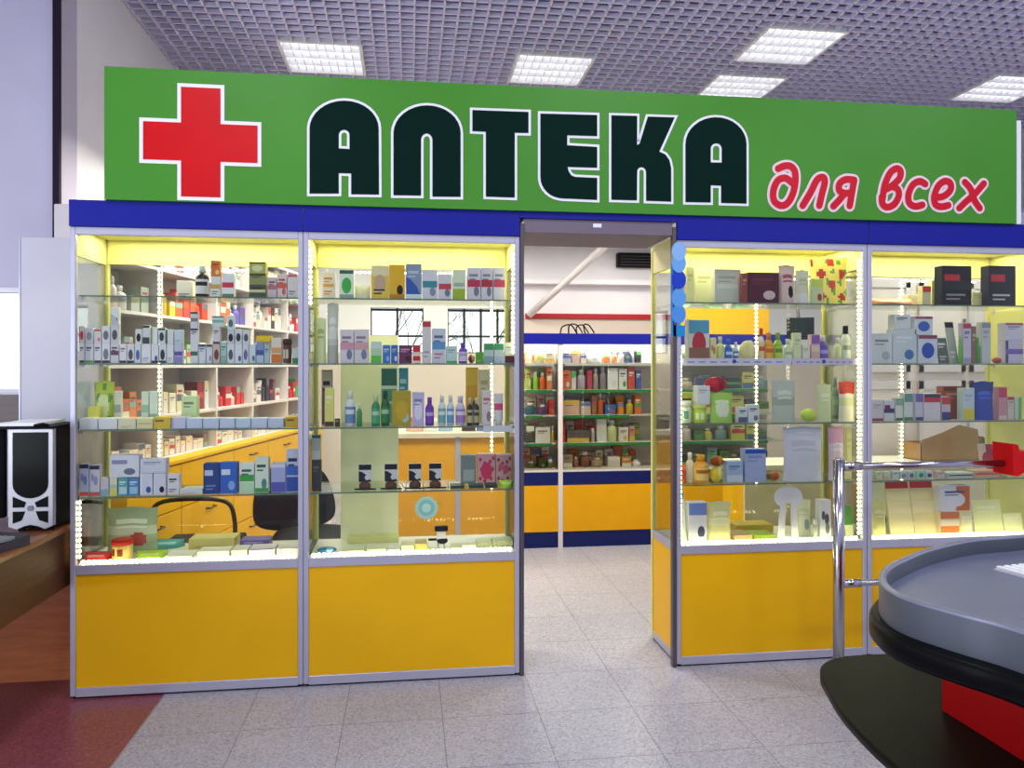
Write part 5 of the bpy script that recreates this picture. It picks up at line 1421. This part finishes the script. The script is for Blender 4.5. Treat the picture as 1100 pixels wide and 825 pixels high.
b.build('bumper', e)
RB = M('a80c12', .35, 0, .04, 3, .2)
body = [(1.455, 1.95), (1.475, 1.0), (2.6, 1.0), (2.6, 2.2), (1.75, 2.2)]
b = MB(); b.prism([(a - cen.x, c - cen.y) for a, c in body], 'z', .02, zr - .1475, RB); b.build('body', e)
b = MB(); b.prism([(a - cen.x + .03 * (1 if a < 2 else -1), c - cen.y) for a, c in body], 'z', 0, .02, BLACK); b.build('plinth', e)
zb_ = .50
bp = [G(u, v, zb_) for u, v in ((962, 821), (933, 795), (904, 763), (888, 737), (881, 723), (885, 713), (903, 706), (940, 703), (1012, 701))]
bp = bp + [(1.80, 2.15), (1.50, 1.945), (1.52, 1.2), (1.25, 1.2), (1.16, 1.35)]
bl = [(p.x - cen.x, p.y - cen.y) for p in smooth_loop([(a, c, 0) for a, c in bp[:9]], 4, False)] + [(a - cen.x, c - cen.y) for a, c in bp[9:]]
b = MB(); b.prism(bl, 'z', zb_ - .028, zb_, M('11110c', .42, 0, .0), True); b.build('bagging_shelf', e)
xw, yw = G(1090, 612, zr - .04)
e2 = empty('ribbed_mat', (xw + .12, yw, zr - .0448), 'white ribbed plastic mat lying in the grey checkout tray', 'mat', None, math.radians(10))
b = MB(); b.box(-.16, .16, -.05, .05, 0, .004, M('c8c8d2', .4))
for q in range(12): b.box(-.155 + q * .027, -.14 + q * .027, -.048, .048, .004, .012, M('e0e0e6', .4), .002)
b.build('sheet', e2)
# handrail
Xp = 1.876; Yr = 3.18
u_ = (1085 - CX) / F; xe = Yr / (CO - u_ * SI) * (u_ * CO + SI)
e = empty('handrail', (Xp, Yr, 0), 'chromed steel handrail with upright post between the cabinets and the checkout', 'handrail')
b = MB(); b.tube([(0, 0, .012), (0, 0, 1.03)], .024, CHROME, 20); b.lathe([(.024, 1.03), (.024, 1.036), (.02, 1.04)], CHROME, 20); b.build('post', e)
b = MB(); b.lathe([(.055, 0), (.055, .006), (.04, .014), (.03, .03)], CHROME, 24); b.build('foot_flange', e)
for z, r in ((1.003, .016), (.487, .014)):
    b = MB(); b.tube([(.02, 0, z), (xe - Xp + .1 if z > .8 else .85, 0, z)], r, CHROME, 16); ra = b.build('rail', e)
    b = MB(); b.tube([(.018, 0, z), (.10, 0, z)], r + .005, CHROME, 16); b.build('socket', ra)
ps = [P(u, v, Yr - .03) for u, v in ((1082, 476), (1088, 477), (1090, 484), (1104, 484), (1104, 503), (1096, 506), (1088, 511), (1083, 510))]
mx = ps[0][0]; mz = min(p[1] for p in ps)
b = MB(); b.prism([(p[0] - mx, p[1] - mz) for p in ps] , 'y', -.03, .09, RED); o = b.build('rail_end_sleeve', e, (mx - Xp, -.03, mz))
o['label'] = 'red sleeve at the rail end'

# ------------------------------------------------------------------ settle the labels so that each singles out one thing
from collections import defaultdict
rows = defaultdict(list)
for r in ALL: rows[(r[1], r[2])].append(r)
for (desc, place), rs in rows.items():
    rs.sort(key=lambda r: (round(r[3], 2), r[4]))
    for i, r in enumerate(rs):
        lb = desc + ', ' + place if len(rs) == 1 else '%s, %s of %d such from left, %s' % (desc, ORD[i], len(rs), place)
        r[0]['label'] = lb
